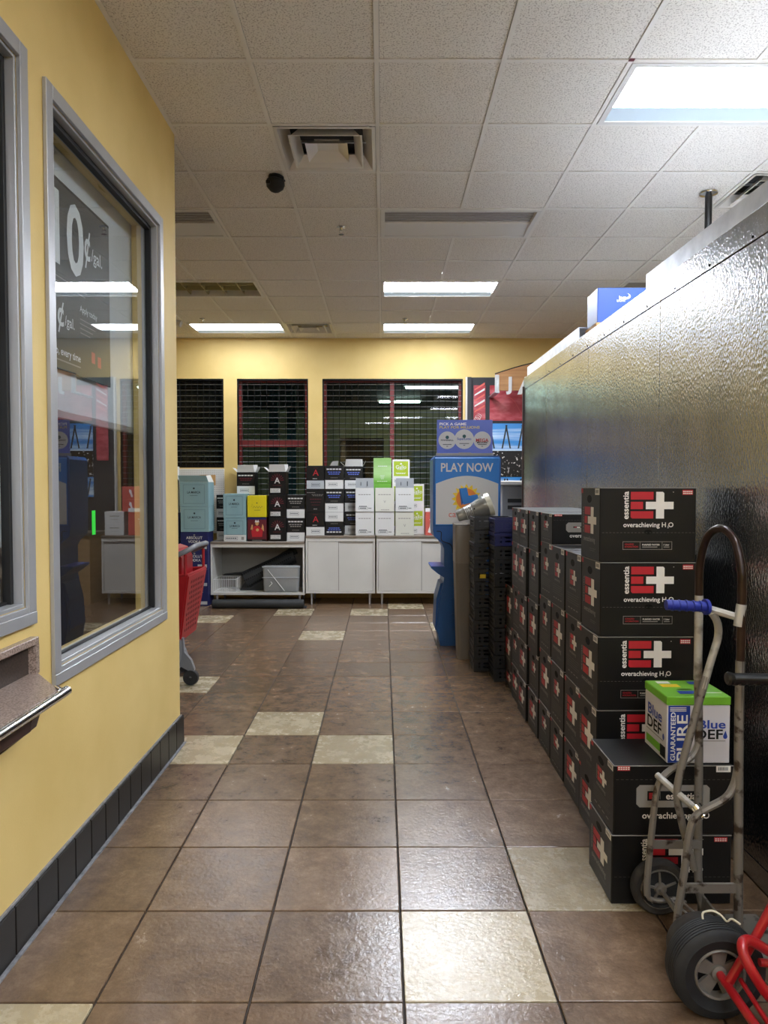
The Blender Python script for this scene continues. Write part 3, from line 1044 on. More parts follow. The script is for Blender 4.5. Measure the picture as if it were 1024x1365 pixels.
def end_print(d, h, big, w):
    P = Print((-w / 2, d / 2, 0), (0, -1, 0), (0, 0, 1))
    def R(a, b, c, e, m, l=0): P.rect(a * d, b * h, c * d, e * h, m, l)
    def logo(u0, u1, v0, v1):
        W, Hh = u1 - u0, v1 - v0
        P.text('essentia', (u0 + .06 * W) * d, (v0 + v1) / 2 * h, Hh * h, 'grey_print', bold=.015, rot=PI / 2, hgt=.08 * W * d)
        for a, e, xr in ((.70, 1, .56), (.36, .64, .34), (0, .30, .56)):
            R(u0 + .15 * W, v0 + a * Hh, u0 + xr * W, v0 + e * Hh, 'red_print')
        R(u0 + .60 * W, v0, u0 + .80 * W, v1, 'white_print')
        R(u0 + .40 * W, v0 + .36 * Hh, u1, v0 + .64 * Hh, 'white_print', 1)
    if big:
        logo(.10, .84, .36, .73)
        P.text('overachieving', .47 * d, .27 * h, .62 * d, 'grey_print', bold=.01)
        R(.5, .15, .8, .158, 'mid_print'); R(.5, .125, .75, .132, 'mid_print')
    else:
        logo(.25, .72, .50, .73)
        P.text('overachieving', .48 * d, .44 * h, .40 * d, 'grey_print', bold=.005)
        for k in range(5):
            R(.14, .35 - k * .035, .88 - .05 * (k % 3), .357 - k * .035, 'mid_print')
        for k in range(4):
            R(.2 + k * .17, .12, .3 + k * .17, .135, 'grey_print')
    barcode(P, .76 * d, .90 * h, .98 * d, .985 * h)
    R(.01, .92, .11, .985, 'red_print')
    return P
CW = {'A': (.410, .285, .318), 'B': (.440, .283, .258), 'C': (.410, .285, .170)}
CM = {}
for k, (w, d, h) in CW.items():
    m = MB('black_card')
    m.box((-w / 2, -d / 2, 0.0004), (w / 2, d / 2, h - .0008), bev=.0035)
    CM[k + 'body'] = m.mesh('body')
    CM[k + 'end1'] = end_print(d, h, True, w).meshes('end_print')
    CM[k + 'end0'] = end_print(d, h, False, w).meshes('end_print')
    hp = Print((-w / 2, d / 2, 0), (0, -1, 0), (0, 0, 1), eps=.0004)
    hp.disc(.46 * d, .84 * h, .125 * d, 'black_hole', 0, ry=.055 * h if k != 'C' else .09 * h)
    CM[k + 'hole'] = hp.meshes('hand_hole')[0]
    CM[k + 'pill'] = pill_front(w, h).meshes('front_print')
    CM[k + 'front'] = big_front(w, h).meshes('front_print')
    s_ = MB('grey_print')      # worn pale top edges of the carton
    s_.box((-w / 2 - .0003, -d / 2 - .0003, h - .0035), (-w / 2 + .003, d / 2, h - .0006)).box((-w / 2, -d / 2 - .0003, h - .0035), (w / 2, -d / 2 + .002, h - .0006))
    CM[k + 'edge'] = s_.mesh('worn_edge')
def water_case(kind, x, y, z, big, front, label, hs=1., rz=0.):
    w, d, h = CW[kind]
    t = thing('water_case', label, 'case', (x + w / 2, y + d / 2, z), rz, 'black water cases stacked along the aisle')
    parts = [link('body', CM[kind + 'body'], t)] + [link('end_print', me, t) for me in CM[kind + 'end%d' % big]] + [link('hand_hole', CM[kind + 'hole'], t), link('worn_edge', CM[kind + 'edge'], t)]
    if front:
        parts += [link('front_print', me, t, (0, -d / 2, 0)) for me in CM[kind + front]]
    for q in parts:
        q.scale = (1, 1, hs)
    return h * hs
STK = [  # x of the aisle face, near y, list of (kind, big logo, front print, height scale)
    (.838, 2.577, [('B', 1, 'front', 1), ('B', 0, 'pill', 1)]),
    (.922, 3.035, [('B', 1, None, 1), ('A', 1, 'front', 1), ('A', 1, 'front', 1), ('A', 1, 'front', 1), ('A', 1, 'front', 1)]),
    (.930, 3.345, [('B', 1, None, 1), ('A', 1, None, 1), ('A', 0, None, 1), ('A', 0, None, 1)]),
    (.934, 3.665, [('B', 0, None, 1), ('A', 0, None, 1), ('A', 1, None, 1), ('A', 0, None, 1)]),
    (.940, 3.985, [('B', 0, None, 1), ('A', 1, None, 1), ('A', 0, None, 1), ('A', 0, None, 1), ('C', 0, 'pill', 1)]),
    (.940, 4.305, [('B', 1, None, .95), ('B', 0, None, 1), ('A', 1, None, 1), ('A', 0, None, 1), ('B', 0, None, .95)]),
    (.932, 4.625, [('B', 1, None, .95), ('B', 1, None, 1), ('A', 1, None, 1), ('A', 1, None, 1), ('B', 1, None, .95)]),
    (.948, 4.950, [('B', 1, None, .95), ('B', 0, None, 1), ('A', 0, None, 1), ('A', 1, None, 1), ('B', 1, None, .95)]),
    (.962, 5.285, [('C', 1, None, .85), ('A', 1, None, 1), ('A', 1, None, 1)]),
]
NAMES = ['the low stack beside the grey hand truck', 'the tallest stack', 'the stack right behind the tallest one', 'the fourth stack along the aisle',
         'the stack topped by a flat case', 'the sixth stack along the aisle', 'the seventh stack along the aisle', 'the eighth stack by the blue crate', 'the short last stack before the crates']
for s, (x, y, lst) in enumerate(STK):
    z = 0
    for k, (kind, big, fr, hs) in enumerate(lst):
        pos = 'top' if k == len(lst) - 1 else ORD[k]
        lab = f'black water case, {pos} in {NAMES[s]}'
        jx = random.uniform(-.006, .006)
        z += water_case(kind, x + (jx if k else 0), y + random.uniform(0, .008), z, big, fr, lab, hs)

# ---- blue and green fluid carton on the low stack
df = thing('fluid_carton', 'white exhaust fluid carton with green lid on low black stack', 'carton', (1.043, 2.60, .5165))
MB('def_white').box((0, 0, 0), (.232, .22, .215), bev=.003).build('body', df)
MB('def_green').box((-.002, -.002, .2155), (.234, .222, .248), bev=.003).build('lid', df)
p = Print((0, 0, 0), (1, 0, 0), (0, 0, 1))
p.rect(.004, .003, .084, .214, 'def_blue')
p.text('GUARANTEED', .022, .10, .180, 'pure_white', 1, bold=.02, rot=PI / 2, hgt=.018)
p.text('PURE', .056, .095, .17, 'pure_white', 1, bold=.012, rot=PI / 2, hgt=.04)
for k in range(3):
    p.rect(.01, .193 + k * .006, .07, .196 + k * .006, 'white_print', 1)
p.text('Blue', .165, .145, .10, 'def_blue', 1, bold=.02, hgt=.032)
p.text('DEF', .155, .108, .10, 'black_hole', 1, bold=.02, hgt=.036)
p.disc(.214, .10, .008, 'def_blue', 1, ry=.009).poly([(.207, .104), (.221, .104), (.215, .122)], 'def_blue', 1)
p.rect(.12, .082, .215, .085, 'grey_print', 1)
p.build('front_print', df)
p = Print((0, .22, 0), (0, -1, 0), (0, 0, 1))
p.text('Blue', .105, .155, .14, 'def_blue', 1, bold=.02, hgt=.042)
p.text('DEF', .10, .105, .14, 'black_hole', 1, bold=.02, hgt=.045)
p.disc(.19, .088, .009, 'def_blue', 1, ry=.012)
p.rect(.02, .07, .19, .074, 'grey_print', 1).rect(.02, .02, .20, .05, 'def_green', 1).rect(.16, .012, .21, .055, 'black_card', 2)
p.build('side_print', df)
p = Print((0, 0, .248), (1, 0, 0), (0, 1, 0))
p.rect(.06, .03, .15, .07, 'def_blue', 1).rect(.03, .12, .10, .16, 'sun_yellow', 1).rect(.03, .17, .08, .20, 'white_print', 1).rect(.16, .04, .22, .048, 'white_print', 1).rect(.15, .16, .22, .2, 'def_blue', 1)
p.disc(.10, .09, .03, 'black_hole', 1, ry=.006)
p.build('lid_print', df)

# ================================================================== HAND TRUCKS
ht = thing('hand_truck', 'worn grey hand truck with brown hoop handle and one blue grip', 'hand truck', (1.10, 2.37, 0))
def HT(pts): return [(x - 1.10, y - 2.37, z) for x, y, z in pts]
MB('hand_brown').tube(HT([(1.10, 2.48, .86), (1.10, 2.48, 1.17), (1.10, 2.475, 1.27), (1.108, 2.44, 1.36), (1.12, 2.37, 1.395), (1.132, 2.30, 1.36), (1.138, 2.265, 1.27), (1.138, 2.26, 1.17), (1.137, 2.26, .70)]), .0135, seg=10, smooth=5).build('hoop_handle', ht)
MB('hand_white').tube(HT([(1.10, 2.48, .86), (1.10, 2.48, 1.155)]), .0142, seg=10).build('rail_sleeve', ht)
MB('hand_grey').tube(HT([(1.10, 2.48, .90), (1.108, 2.48, .61), (1.112, 2.48, .16), (1.138, 2.48, .03)]), .0140, seg=10, smooth=4).build('rail', ht)
MB('hand_grey').tube(HT([(1.137, 2.26, .98), (1.137, 2.26, .69), (1.145, 2.26, .13), (1.147, 2.26, .03)]), .0142, seg=10, smooth=4).build('rail', ht)
MB('hand_grey').tube(HT([(1.11, 2.475, .66), (1.08, 2.47, .592), (.99, 2.465, .535), (.957, 2.465, .475), (.941, 2.465, .33), (.927, 2.465, .16), (.928, 2.465, .10)]), .012, seg=8, smooth=5).build('brace', ht)
MB('hand_grey').tube(HT([(1.137, 2.265, .63), (1.125, 2.265, .575), (1.094, 2.26, .534), (1.01, 2.26, .485), (.985, 2.26, .43), (.970, 2.26, .306), (.950, 2.26, .164), (.946, 2.26, .09)]), .0125, seg=8, smooth=5).build('brace', ht)
MB('hand_white').tube(HT([(1.065, 2.31, 1.128), (1.10, 2.34, 1.085), (1.116, 2.37, 1.03), (1.095, 2.37, .955), (1.07, 2.37, .86)]), .0125, seg=10, smooth=5).build('handle_stem', ht)
MB('hand_grey').tube(HT([(1.08, 2.37, .90), (1.028, 2.37, .702), (.988, 2.37, .523), (1.002, 2.37, .421), (1.021, 2.37, .344), (1.05, 2.37, .245)]), .0125, seg=10, smooth=5).build('handle_stem', ht)
MB('hand_white').tube(HT([(1.045, 2.32, 1.14), (1.09, 2.30, 1.128), (1.137, 2.262, 1.115)]), .012, seg=8, smooth=4).build('handle_crossbar', ht)
MB('hand_white').tube(HT([(1.13, 2.262, 1.09), (1.138, 2.26, 1.16)]), .0155, seg=10).build('weld_collar', ht)
g = MB('grip_blue').tube(HT([(.918, 2.31, 1.150), (.926, 2.31, 1.150), (1.044, 2.315, 1.143), (1.052, 2.316, 1.142)]), .017, seg=12)
for k in range(5):
    x = .935 + k * .023
    g.tube(HT([(x, 2.31, 1.149 - k * .001), (x + .005, 2.31, 1.149 - k * .001)]), .019, seg=12)
g.tube(HT([(1.046, 2.316, 1.142), (1.056, 2.317, 1.142)]), .026, seg=14)
g.build('hand_grip', ht)
MB('hand_white').tube(HT([(.955, 2.46, .53), (1.03, 2.27, .475)]), .0115, seg=8).build('brace_crossbar', ht)
MB('chrome').tube(HT([(1.012, 2.285, .50), (1.03, 2.262, .475)]), .018, seg=10).build('clamp', ht)
MB('hand_grey').box((.945 - 1.10, .090, .268), (1.112 - 1.10, .100, .296)).build('flat_bar', ht)
MB('hand_grey').box((.965 - 1.10, -.118, .230), (1.147 - 1.10, -.108, .260)).build('flat_bar', ht)
MB('hand_grey').tube(HT([(.928, 2.465, .12), (.935, 2.463, .09), (.975, 2.462, .083), (1.02, 2.462, .088), (1.06, 2.46, .075)]), .009, seg=8, smooth=4).build('axle_bracket', ht)
MB('hand_grey').tube(HT([(.99, 2.555, .1), (.99, 2.16, .1)]), .008, seg=8).build('axle', ht)
MB('hand_grey').box((1.12 - 1.10, -.14, .004), (1.33 - 1.10, .13, .012)).box((1.12 - 1.10, -.14, .012), (1.128 - 1.10, .13, .10)).build('toe_plate', ht)
MB('hand_grey').tube(HT([(1.0, 2.44, .10), (1.13, 2.30, .02)]), .004, seg=6).build('stay_wire', ht)
MB('hand_grey').tube(HT([(1.03, 2.44, .10), (1.16, 2.30, .02)]), .004, seg=6).build('stay_wire', ht)
def small_wheel(y, nm):
    ro = Matrix.Translation((.99 - 1.10, y - 2.37, .1)) @ Matrix.Rotation(PI / 2, 4, 'X')
    w = MB('tyre_dusty').lathe([(.068, -.022), (.088, -.024), (.097, -.016), (.0995, 0), (.097, .016), (.088, .024), (.068, .022)], ro, seg=36, close=True).build(nm, ht)
    r = MB('tyre').lathe([(.070, .0235), (.066, .026), (.062, .018), (.02, .014), (.02, -.014), (.066, -.02), (.07, -.02)], ro, seg=32, close=True)
    r.build('rim', w, (0, 0, 0))
    MB('hand_grey').lathe([(.072, .0225), (.0705, .0265), (.068, .0265), (.067, .0225)], ro, seg=32, close=True).build('rim_ring', w)
    sp_ = MB('hub_grey')
    for k in range(5):
        a = k * 2 * PI / 5 + .4
        sp_.prism([(.02, -.004), (.06, -.003), (.06, .003), (.02, .004)], ro @ Vector((0, 0, .014)), ro.to_3x3() @ Vector((math.cos(a), math.sin(a), 0)), ro.to_3x3() @ Vector((-math.sin(a), math.cos(a), 0)), ro.to_3x3() @ Vector((0, 0, .008)))
    sp_.lathe([(.005, .012), (.022, .014), (.02, .026), (.008, .03)], ro, seg=16)
    sp_.build('spokes', w)
small_wheel(2.525, 'wheel')
small_wheel(2.195, 'wheel')

rt = thing('red_hand_truck', 'red hand truck with fat black tyre at the bottom right corner', 'hand truck', (.965, 2.03, 0))
def RT(pts): return [(x - .965, y - 2.03, z) for x, y, z in pts]
def fat_wheel(y, nm):
    ro = Matrix.Translation((0, y - 2.03, .137)) @ Matrix.Rotation(PI / 2, 4, 'X') 
    prof = [(.073, -.034), (.10, -.042), (.122, -.040), (.131, -.032)]
    for k in range(-3, 4):
        z = k * .0088
        prof += [(.1365 - abs(k) * .0009, z - .0034), (.1365 - abs(k) * .0009, z + .0026), (.1325 - abs(k) * .0009, z + .0034)]
    prof += [(.131, .032), (.122, .040), (.108, .042), (.104, .0435), (.098, .0405), (.073, .034)]
    w = MB('tyre').lathe(prof, ro, seg=44, close=True).build(nm, rt)
    MB('hub_grey').lathe([(.075, .034), (.071, .039), (.066, .036), (.066, -.036), (.071, -.039), (.075, -.034)], ro, seg=36, close=True).build('rim', w)
    h = MB('hub_grey')
    for k in range(5):
        a = k * 2 * PI / 5 + .25
        r3 = ro.to_3x3()
        h.prism([(.018, -.016), (.067, -.023), (.067, .023), (.018, .016)], ro @ Vector((0, 0, .012)), r3 @ Vector((math.cos(a), math.sin(a), 0)), r3 @ Vector((-math.sin(a), math.cos(a), 0)), r3 @ Vector((0, 0, .010)))
    h.lathe([(.012, -.03), (.024, -.03), (.022, .03), (.012, .034)], ro, seg=20, close=True)
    h.build('hub', w)
    MB('black_metal').lathe([(.004, .024), (.066, .006), (.066, .0), (.004, .0)], ro, seg=28, close=True).build('hub_plate', w)
fat_wheel(2.035, 'wheel')
fat_wheel(1.62, 'wheel')
MB('truck_red').tube(RT([(.965, 2.08, .137), (.965, 1.575, .137)]), .0125, seg=10).build('axle', rt)
MB('truck_red').tube(RT([(.967, 1.962, .137), (1.09, 1.965, .36), (1.24, 2.0, .66), (1.345, 2.06, .88), (1.36, 2.10, .95)]), .0125, seg=10, smooth=4).build('back_tube', rt)
MB('truck_red').tube(RT([(.967, 1.70, .137), (1.09, 1.72, .36), (1.24, 1.76, .66), (1.345, 1.80, .88), (1.36, 1.80, .95)]), .0125, seg=10, smooth=4).build('back_tube', rt)
MB('truck_red').tube(RT([(1.0, 1.955, .155), (1.0, 1.66, .125)]), .007, seg=8).build('axle_stay', rt)
MB('truck_red').tube(RT([(1.245, 1.915, .165), (1.15, 1.93, .205), (1.075, 1.935, .245), (1.015, 1.93, .282), (.985, 1.915, .288), (.978, 1.90, .268), (.995, 1.875, .225), (1.03, 1.86, .175), (1.085, 1.845, .13), (1.16, 1.835, .09), (1.25, 1.835, .075), (1.285, 1.875, .11)]), .0145, seg=12, smooth=5, closed=True).build('guard_hoop', rt)
MB('truck_red').tube(RT([(1.052, 1.955, .205), (1.25, 1.955, .19)]), .011, seg=10).build('cross_tube', rt)
MB('truck_red').tube(RT([(1.24, 1.76, .66), (1.24, 2.0, .66)]), .0115, seg=10).build('cross_tube', rt)
MB('truck_red').tube(RT([(1.36, 1.80, .95), (1.36, 2.10, .95)]), .0115, seg=10).build('top_tube', rt)
MB('truck_red').tube(RT([(1.36, 2.10, .95), (1.20, 2.125, .955), (1.05, 2.13, .957)]), .010, seg=10).build('grip_tube', rt)
g = MB('grip_black').tube(RT([(1.034, 2.131, .957), (1.040, 2.131, .957), (1.19, 2.127, .956)]), .0165, seg=12)
for k in range(6):
    x = 1.055 + k * .023
    g.tube(RT([(x - .006, 2.131, .952), (x, 2.131, .9515), (x + .006, 2.131, .952)]), .016, seg=10)
g.lathe([(.004, 0), (.017, .002), (.021, .008), (.019, .016), (.0165, .022)], Matrix.Translation(RT([(1.030, 2.131, .957)])[0]) @ Matrix.Rotation(PI / 2, 4, 'Y'), seg=14)
g.build('hand_grip', rt)
MB('truck_red').box((1.06 - .965, -.36, .004), (1.30 - .965, -.09, .014), bev=.002).build('toe_plate', rt)
MB('ivory').tube(RT([(.935, 2.05, .270), (.940, 2.06, .283), (.965, 2.06, .289), (.985, 2.05, .284), (.995, 2.03, .276), (1.005, 2.02, .289), (1.02, 2.0, .285)]), .003, seg=6, smooth=4).build('tie_wire', rt)

# ================================================================== CRATES
def crate_mesh(w, d, h, mt):
    b = MB(mt)
    t = .008
    b.box((-w / 2, -d / 2, .004), (w / 2, d / 2, .012))
    for sx in (-1, 1):
        for sy in (-1, 1):
            x0, y0 = sx * w / 2, sy * d / 2
            b.box((min(x0, x0 - sx * .04), min(y0, y0 - sy * .012), .002), (max(x0, x0 - sx * .04), max(y0, y0 - sy * .012), h - .012))
            b.box((min(x0, x0 - sx * .012), min(y0, y0 - sy * .04), .002), (max(x0, x0 - sx * .012), max(y0, y0 - sy * .04), h - .012))
    for z0, z1, o in ((.012, .03, 0), (h * .42, h * .56, -.002), (h - .03, h - .002, .005)):
        b.box((-w / 2 - o, -d / 2 - o, z0), (w / 2 + o, -d / 2 + t, z1)).box((-w / 2 - o, d / 2 - t, z0), (w / 2 + o, d / 2 + o, z1))
        b.box((-w / 2 - o, -d / 2 + t, z0), (-w / 2 + t, d / 2 - t, z1)).box((w / 2 - t, -d / 2 + t, z0), (w / 2 + o, d / 2 - t, z1))
    for k in range(1, 5):
        x = -w / 2 + w * k / 5
        b.box((x - .012, -d / 2 + .001, .012), (x + .012, -d / 2 + .006, h - .03))
        y = -d / 2 + d * k / 5
        b.box((-w / 2 + .001, y - .012, .012), (-w / 2 + .006, y + .012, h - .03))
    return b.mesh('crate_shell')
cb, cbl = crate_mesh(.34, .30, .107, 'crate_black'), crate_mesh(.34, .30, .107, 'crate_blue')
tagp = MB('sun_yellow').box((-.17 + .05, -.1515, .03), (-.17 + .10, -.1505, .062)).mesh('label_sticker')
def crate(x, y, z, me, label):
    t = thing('bottle_crate', label, 'crate', (x, y, z), 0, 'plastic bottle crates in stacks')
    link('shell', me, t)
    return t
for k in range(12):
    c = crate(.925 + random.uniform(-.004, .004), 6.055, k * .107, cb, f'black bottle crate, {"top" if k == 11 else ORD[k]} in the stack beside the bin')
    if k == 7:
        link('label_sticker', tagp, c)
for k in range(12):
    crate(1.045, 5.735, k * .107, cbl if k >= 10 else cb, f'{"dark blue" if k >= 10 else "black"} bottle crate, {"top" if k == 11 else ORD[k]} in the blue-topped stack by the cases')

# ================================================================== BIN, BUCKET, LOTTERY STAND
tb = thing('waste_bin', 'tall taupe waste bin beside the blue lottery stand', 'bin', (.78, 6.43, 0))
def taper(b, w0, d0, z0, w1, d1, z1, m=None):
    b.hexa([(-w0, -d0, z0), (w0, -d0, z0), (w0, d0, z0), (-w0, d0, z0), (-w1, -d1, z1), (w1, -d1, z1), (w1, d1, z1), (-w1, d1, z1)], m)
b = MB('taupe')
taper(b, .112, .105, 0.001, .138, .128, .86)
bmesh.ops.bevel(b.bm, geom=[e for e in b.bm.edges if abs(e.verts[0].co.z - e.verts[1].co.z) > .5], offset=.03, segments=4, affect='EDGES', profile=.5)
b.build('body', tb)
b = MB('taupe_band')
taper(b, .1395, .1295, .861, .142, .132, 1.19)
bmesh.ops.bevel(b.bm, geom=[e for e in b.bm.edges if abs(e.verts[0].co.z - e.verts[1].co.z) > .2], offset=.03, segments=4, affect='EDGES', profile=.5)
b.build('hood', tb)
MB('taupe').box((-.142, -.134, 1.1905), (.142, .134, 1.205), bev=.006, seg=2).build('lid', tb)
bk = thing('grey_bucket', 'silver grey plastic pail lying tilted on the waste bin', 'bucket', (.78, 6.43, 1.2055))
ro = Matrix.Translation((-.115, 0, .062)) @ Matrix.Rotation(PI / 2 - .36, 4, 'Y')
prof = [(.004, 0), (.045, .002), (.052, .012), (.054, .05)]
for k in range(6):
    prof += [(.058 + k * .0015, .075 + k * .014), (.062 + k * .0015, .08 + k * .014)]
prof += [(.072, .165), (.092, .25), (.098, .265), (.098, .30)]
MB('silver_plastic').lathe(prof, ro, seg=30).build('pail', bk)
MB('ivory').lathe([(.098, .282), (.107, .282), (.107, .325), (.098, .328), (.090, .322), (.004, .320), (.004, .316), (.09, .312)], ro, seg=30, close=True).build('lid_ring', bk)
MB('gasket').lathe([(.002, 0), (.008, 0), (.008, .003), (.002, .003)], Matrix.Translation((.03, -.078, .135)) @ Matrix.Rotation(PI / 2, 4, 'X'), seg=12).build('side_plug', bk)

lt = thing('lottery_stand', 'blue plastic lottery play stand with sun emblem panel', 'stand', (.80, 6.86, 0))
x_ = lambda v: v - .80
outl = [(.552, .002), (.523, .16), (.535, .40), (.58, .60), (.588, .66), (.588, .94), (.56, 1.00), (.49, 1.06), (.480, 1.12), (.478, 1.80), (.50, 1.832), (1.11, 1.832), (1.128, 1.80), (1.126, 1.10), (1.10, 1.02), (1.06, .94), (1.06, .62), (1.09, .40), (1.10, .16), (1.07, .002)]
b = MB('blue_plastic').prism([(x_(a), c) for a, c in outl], (0, 0, 0), (1, 0, 0), (0, 0, 1), (0, .42, 0))
b.build('body', lt)
sh = MB('blue_plastic').prism([(x_(.595), .66), (x_(.53), .70), (x_(.462), .755), (x_(.462), .768), (x_(.595), .768)], (0, -.012, 0), (1, 0, 0), (0, 0, 1), (0, .40, 0))
sh.build('writing_ledge', lt)
MB('violet_blue').box((x_(.464), -.010, .7685), (x_(.588), .386, .774)).build('ledge_top', lt)
MB('blue_plastic').prism([(x_(.60), .62), (x_(.555), .60), (x_(.515), .45), (x_(.505), .16), (x_(.54), .10), (x_(.60), .10)], (0, .03, 0), (1, 0, 0), (0, 0, 1), (0, .33, 0)).build('side_fender', lt)
b = MB('blue_plastic')
for z in (.15, .30, .45, .58, .88, 1.02):
    b.box((x_(.66), -.014, z), (x_(1.02), -.0005, z + .018), bev=.004)
b.build('moulded_ribs', lt)
MB('gasket').tube([(x_(.515), -.002, 1.11), (x_(.56), -.002, 1.10), (x_(.565), -.002, 1.02), (x_(.66), -.002, .97), (x_(.68), -.002, .80), (x_(.72), -.002, .78)], .004, seg=6, smooth=4).build('seam_cord', lt)
b = MB('bright_blue').box((x_(.494), -.012, 1.165), (x_(1.114), -.0005, 1.815), bev=.006)
b.build('panel', lt)
p = Print((x_(.494), -.012, 1.165), (1, 0, 0), (0, 0, 1))
arc = [(.012, .012), (.608, .012), (.608, .40)] + [(.608 - .596 * k / 12, .40 + .075 * math.sin(PI * k / 12)) for k in range(1, 12)] + [(.012, .40)]
p.poly(arc, 'ad_white', 1)
p.text('PLAY NOW', .31, .555, .50, 'ad_white', 2, bold=.02, hgt=.085)
cx, cy = .305, .255
st = []
for k in range(32):
    a = 2 * PI * k / 32
    r = .145 if k % 2 == 0 else .108
    st.append((cx + r * math.cos(a), cy + r * math.sin(a)))
p.raw([(cx, cy)] + st, [(0, i + 1, (i + 1) % 32 + 1) for i in range(32)], 'sun_yellow', 2)
p.disc(cx, cy, .10, 'sun_orange', 3, seg=28)
p.poly([(cx - .072, cy + .098), (cx + .0, cy + .108), (cx + .018, cy + .03), (cx - .048, cy - .062)], 'blue_plastic', 4)
p.poly([(cx - .063, cy + .10), (cx + .003, cy + .108), (cx + .02, cy + .03), (cx - .045, cy + .018)], 'bright_blue', 5)
p.poly([(cx - .045, cy + .018), (cx + .105, cy + .045), (cx + .118, cy - .02), (cx - .03, cy - .055)], 'bright_blue', 5)
p.text('ca', .17, .10, .07, 'coral_card', 2, bold=.0)
p.text('lottery', .33, .095, .2, 'coral_card', 2, bold=.0)
p.build('panel_print', lt)
ls = thing('game_sign', 'violet blue sign with three game balls on top of the lottery stand', 'sign', (.795, 6.98, 1.8325))
MB('violet_blue').box((-.27, 0, .03), (.27, .006, .352)).build('board', ls)
MB('clear_wrap').box((-.28, -.006, 0.0005), (.28, .012, .03), bev=.002).box((-.06, -.012, .0005), (.06, -.006, .035)).build('clear_foot', ls)
p = Print((-.27, 0, .03), (1, 0, 0), (0, 0, 1))
p.text('PICK A GAME', .155, .282, .26, 'pure_white', 1, bold=.02, hgt=.026)
p.text('PLAY FOR MILLIONS', .22, .25, .39, 'gold_text', 1, bold=.02, hgt=.026)
for u, v, r, t in ((.10, .125, .085, 'POWERBALL'), (.265, .135, .095, 'SuperLotto'), (.44, .125, .085, 'MEGA')):
    p.disc(u, v, r, 'ad_white', 1 if t != 'SuperLotto' else 2, seg=28)
    p.text(t, u, v, r * 1.45, {'POWERBALL': 'black_hole', 'SuperLotto': 'def_blue', 'MEGA': 'red_print'}[t], 4, bold=.02)
    if t == 'MEGA':
        p.text('MILLIONS', u, v - .022, r * 1.2, 'black_hole', 4, bold=.02)
    else:
        p.disc(u, v + .028, .017, 'teal_ext', 4)
    p.rect(u - r * .5, v - .045, u + r * .5, v - .039, 'dark_text', 4)
    p.rect(u - r * .1, v - .062, u + r * .1, v - .056, 'dark_text', 4)
p.build('print', ls)
gc = thing('grey_cabinet', 'grey metal cabinet with white top behind the lottery stand', 'cabinet', (1.255, 7.55, 0))
MB('cabinet_grey').box((0, 0, .001), (.5, .5, 1.55), bev=.01).build('body', gc)
MB('panel_white').box((-.02, -.02, 1.5505), (.52, .52, 1.60), bev=.01).build('top', gc)
b = MB('gasket')
for z in (1.30, 1.37):
    b.box((.06, -.003, z), (.30, -.0005, z + .04))
b.build('vent_slots', gc)

# ================================================================== BACK COUNTER
def cabinet(x0, x1, z0, z1, label, doors):
    W, D = x1 - x0, .56
    t = thing('storage_cabinet', label, 'cabinet', (x0, 9.29, 0), 0, 'white cabinets along the back wall')
    tk = .022
    b = MB('panel_white')
    b.box((0, 0, z0), (tk, D, z1 - .03)).box((W - tk, 0, z0), (W, D, z1 - .03)).box((tk, 0, z0), (W - tk, D, z0 + .03)).box((tk, 0, z1 - .075), (W - tk, .02, z1 - .03))
    b.build('carcass', t)
    MB('cabinet_inside').box((tk, D - .012, z0 + .03), (W - tk, D, z1 - .03)).build('back_panel', t)
    MB('worktop').box((-.002, -.012, z1 - .0295), (W + .002, D, z1), bev=.003).build('top', t)
    for x in (.07, W - .07):
        for y in (.05, D - .05):
            MB('alum').tube([(x, y, .001), (x, y, z0)], .015, seg=10, rs=[.011, .018]).build('leg', t)
    if doors:
        mid = W * doors
        d1 = MB('panel_white').box((tk + .004, .006, z0 + .032), (mid + .01, .018, z1 - .077), bev=.002).build('door', t)
        d2 = MB('panel_white').box((mid - .01, .022, z0 + .032), (W - tk - .004, .034, z1 - .077), bev=.002).build('door', t)
        MB('cabinet_inside').box((mid + .0005, .003, z0 + .032), (mid + .009, .0055, z1 - .077)).build('pull_strip', d1)
        MB('gasket').box((mid - .004, .0, z1 - .079), (mid + .03, .02, z1 - .0755)).build('track_stop', t)
    return t
cabinet(-2.24, -1.02, .13, .825, 'open white cabinet holding rolled mats and a wire basket', None)
cabinet(-1.003, -.103, .15, .903, 'white cabinet with two sliding doors under black wine cases', .47)
cabinet(-.083, 1.14, .15, .903, 'white cabinet with sliding doors beside the lottery stand', .476)
# inside the open cabinet
bs = thing('wire_basket', 'white wire basket in the open cabinet', 'basket', (-2.21, 9.31, .1605))
b = MB('pure_white')
for z in (.004, .17):
    b.tube([(0, 0, z), (.29, 0, z), (.29, .35, z), (0, .35, z)], .004, seg=6, closed=True)
b.build('rims', bs)
wv = MB('pure_white').tube([(0, 0, .004), (0, 0, .17)], .0025, seg=5).mesh('basket_wire')
for k in range(13):
    link('basket_wire', wv, bs, (.29 * k / 12, 0, 0))
    link('basket_wire', wv, bs, (.29 * k / 12, .35, 0))
for k in range(1, 8):
    link('basket_wire', wv, bs, (.29, .35 * k / 8, 0))
m1 = thing('rubber_mat', 'folded black rubber mat leaning behind the basket in the cabinet', 'mat', (-2.17, 9.70, .334))
MB('mat_rubber').prism([(0, 0), (.30, .03), (.60, .16), (.80, .30), (.90, .35), (.97, .345), (1.0, .28), (.86, .22), (.62, .05), (.30, .0), (.0, -.012)], (0, 0, .012), (1, 0, 0), (0, 0, 1), (0, .12, 0)).build('sheet', m1)
m2 = thing('perforated_mat', 'black perforated mat rolled up in the open cabinet', 'mat', (-1.885, 9.56, .1605))
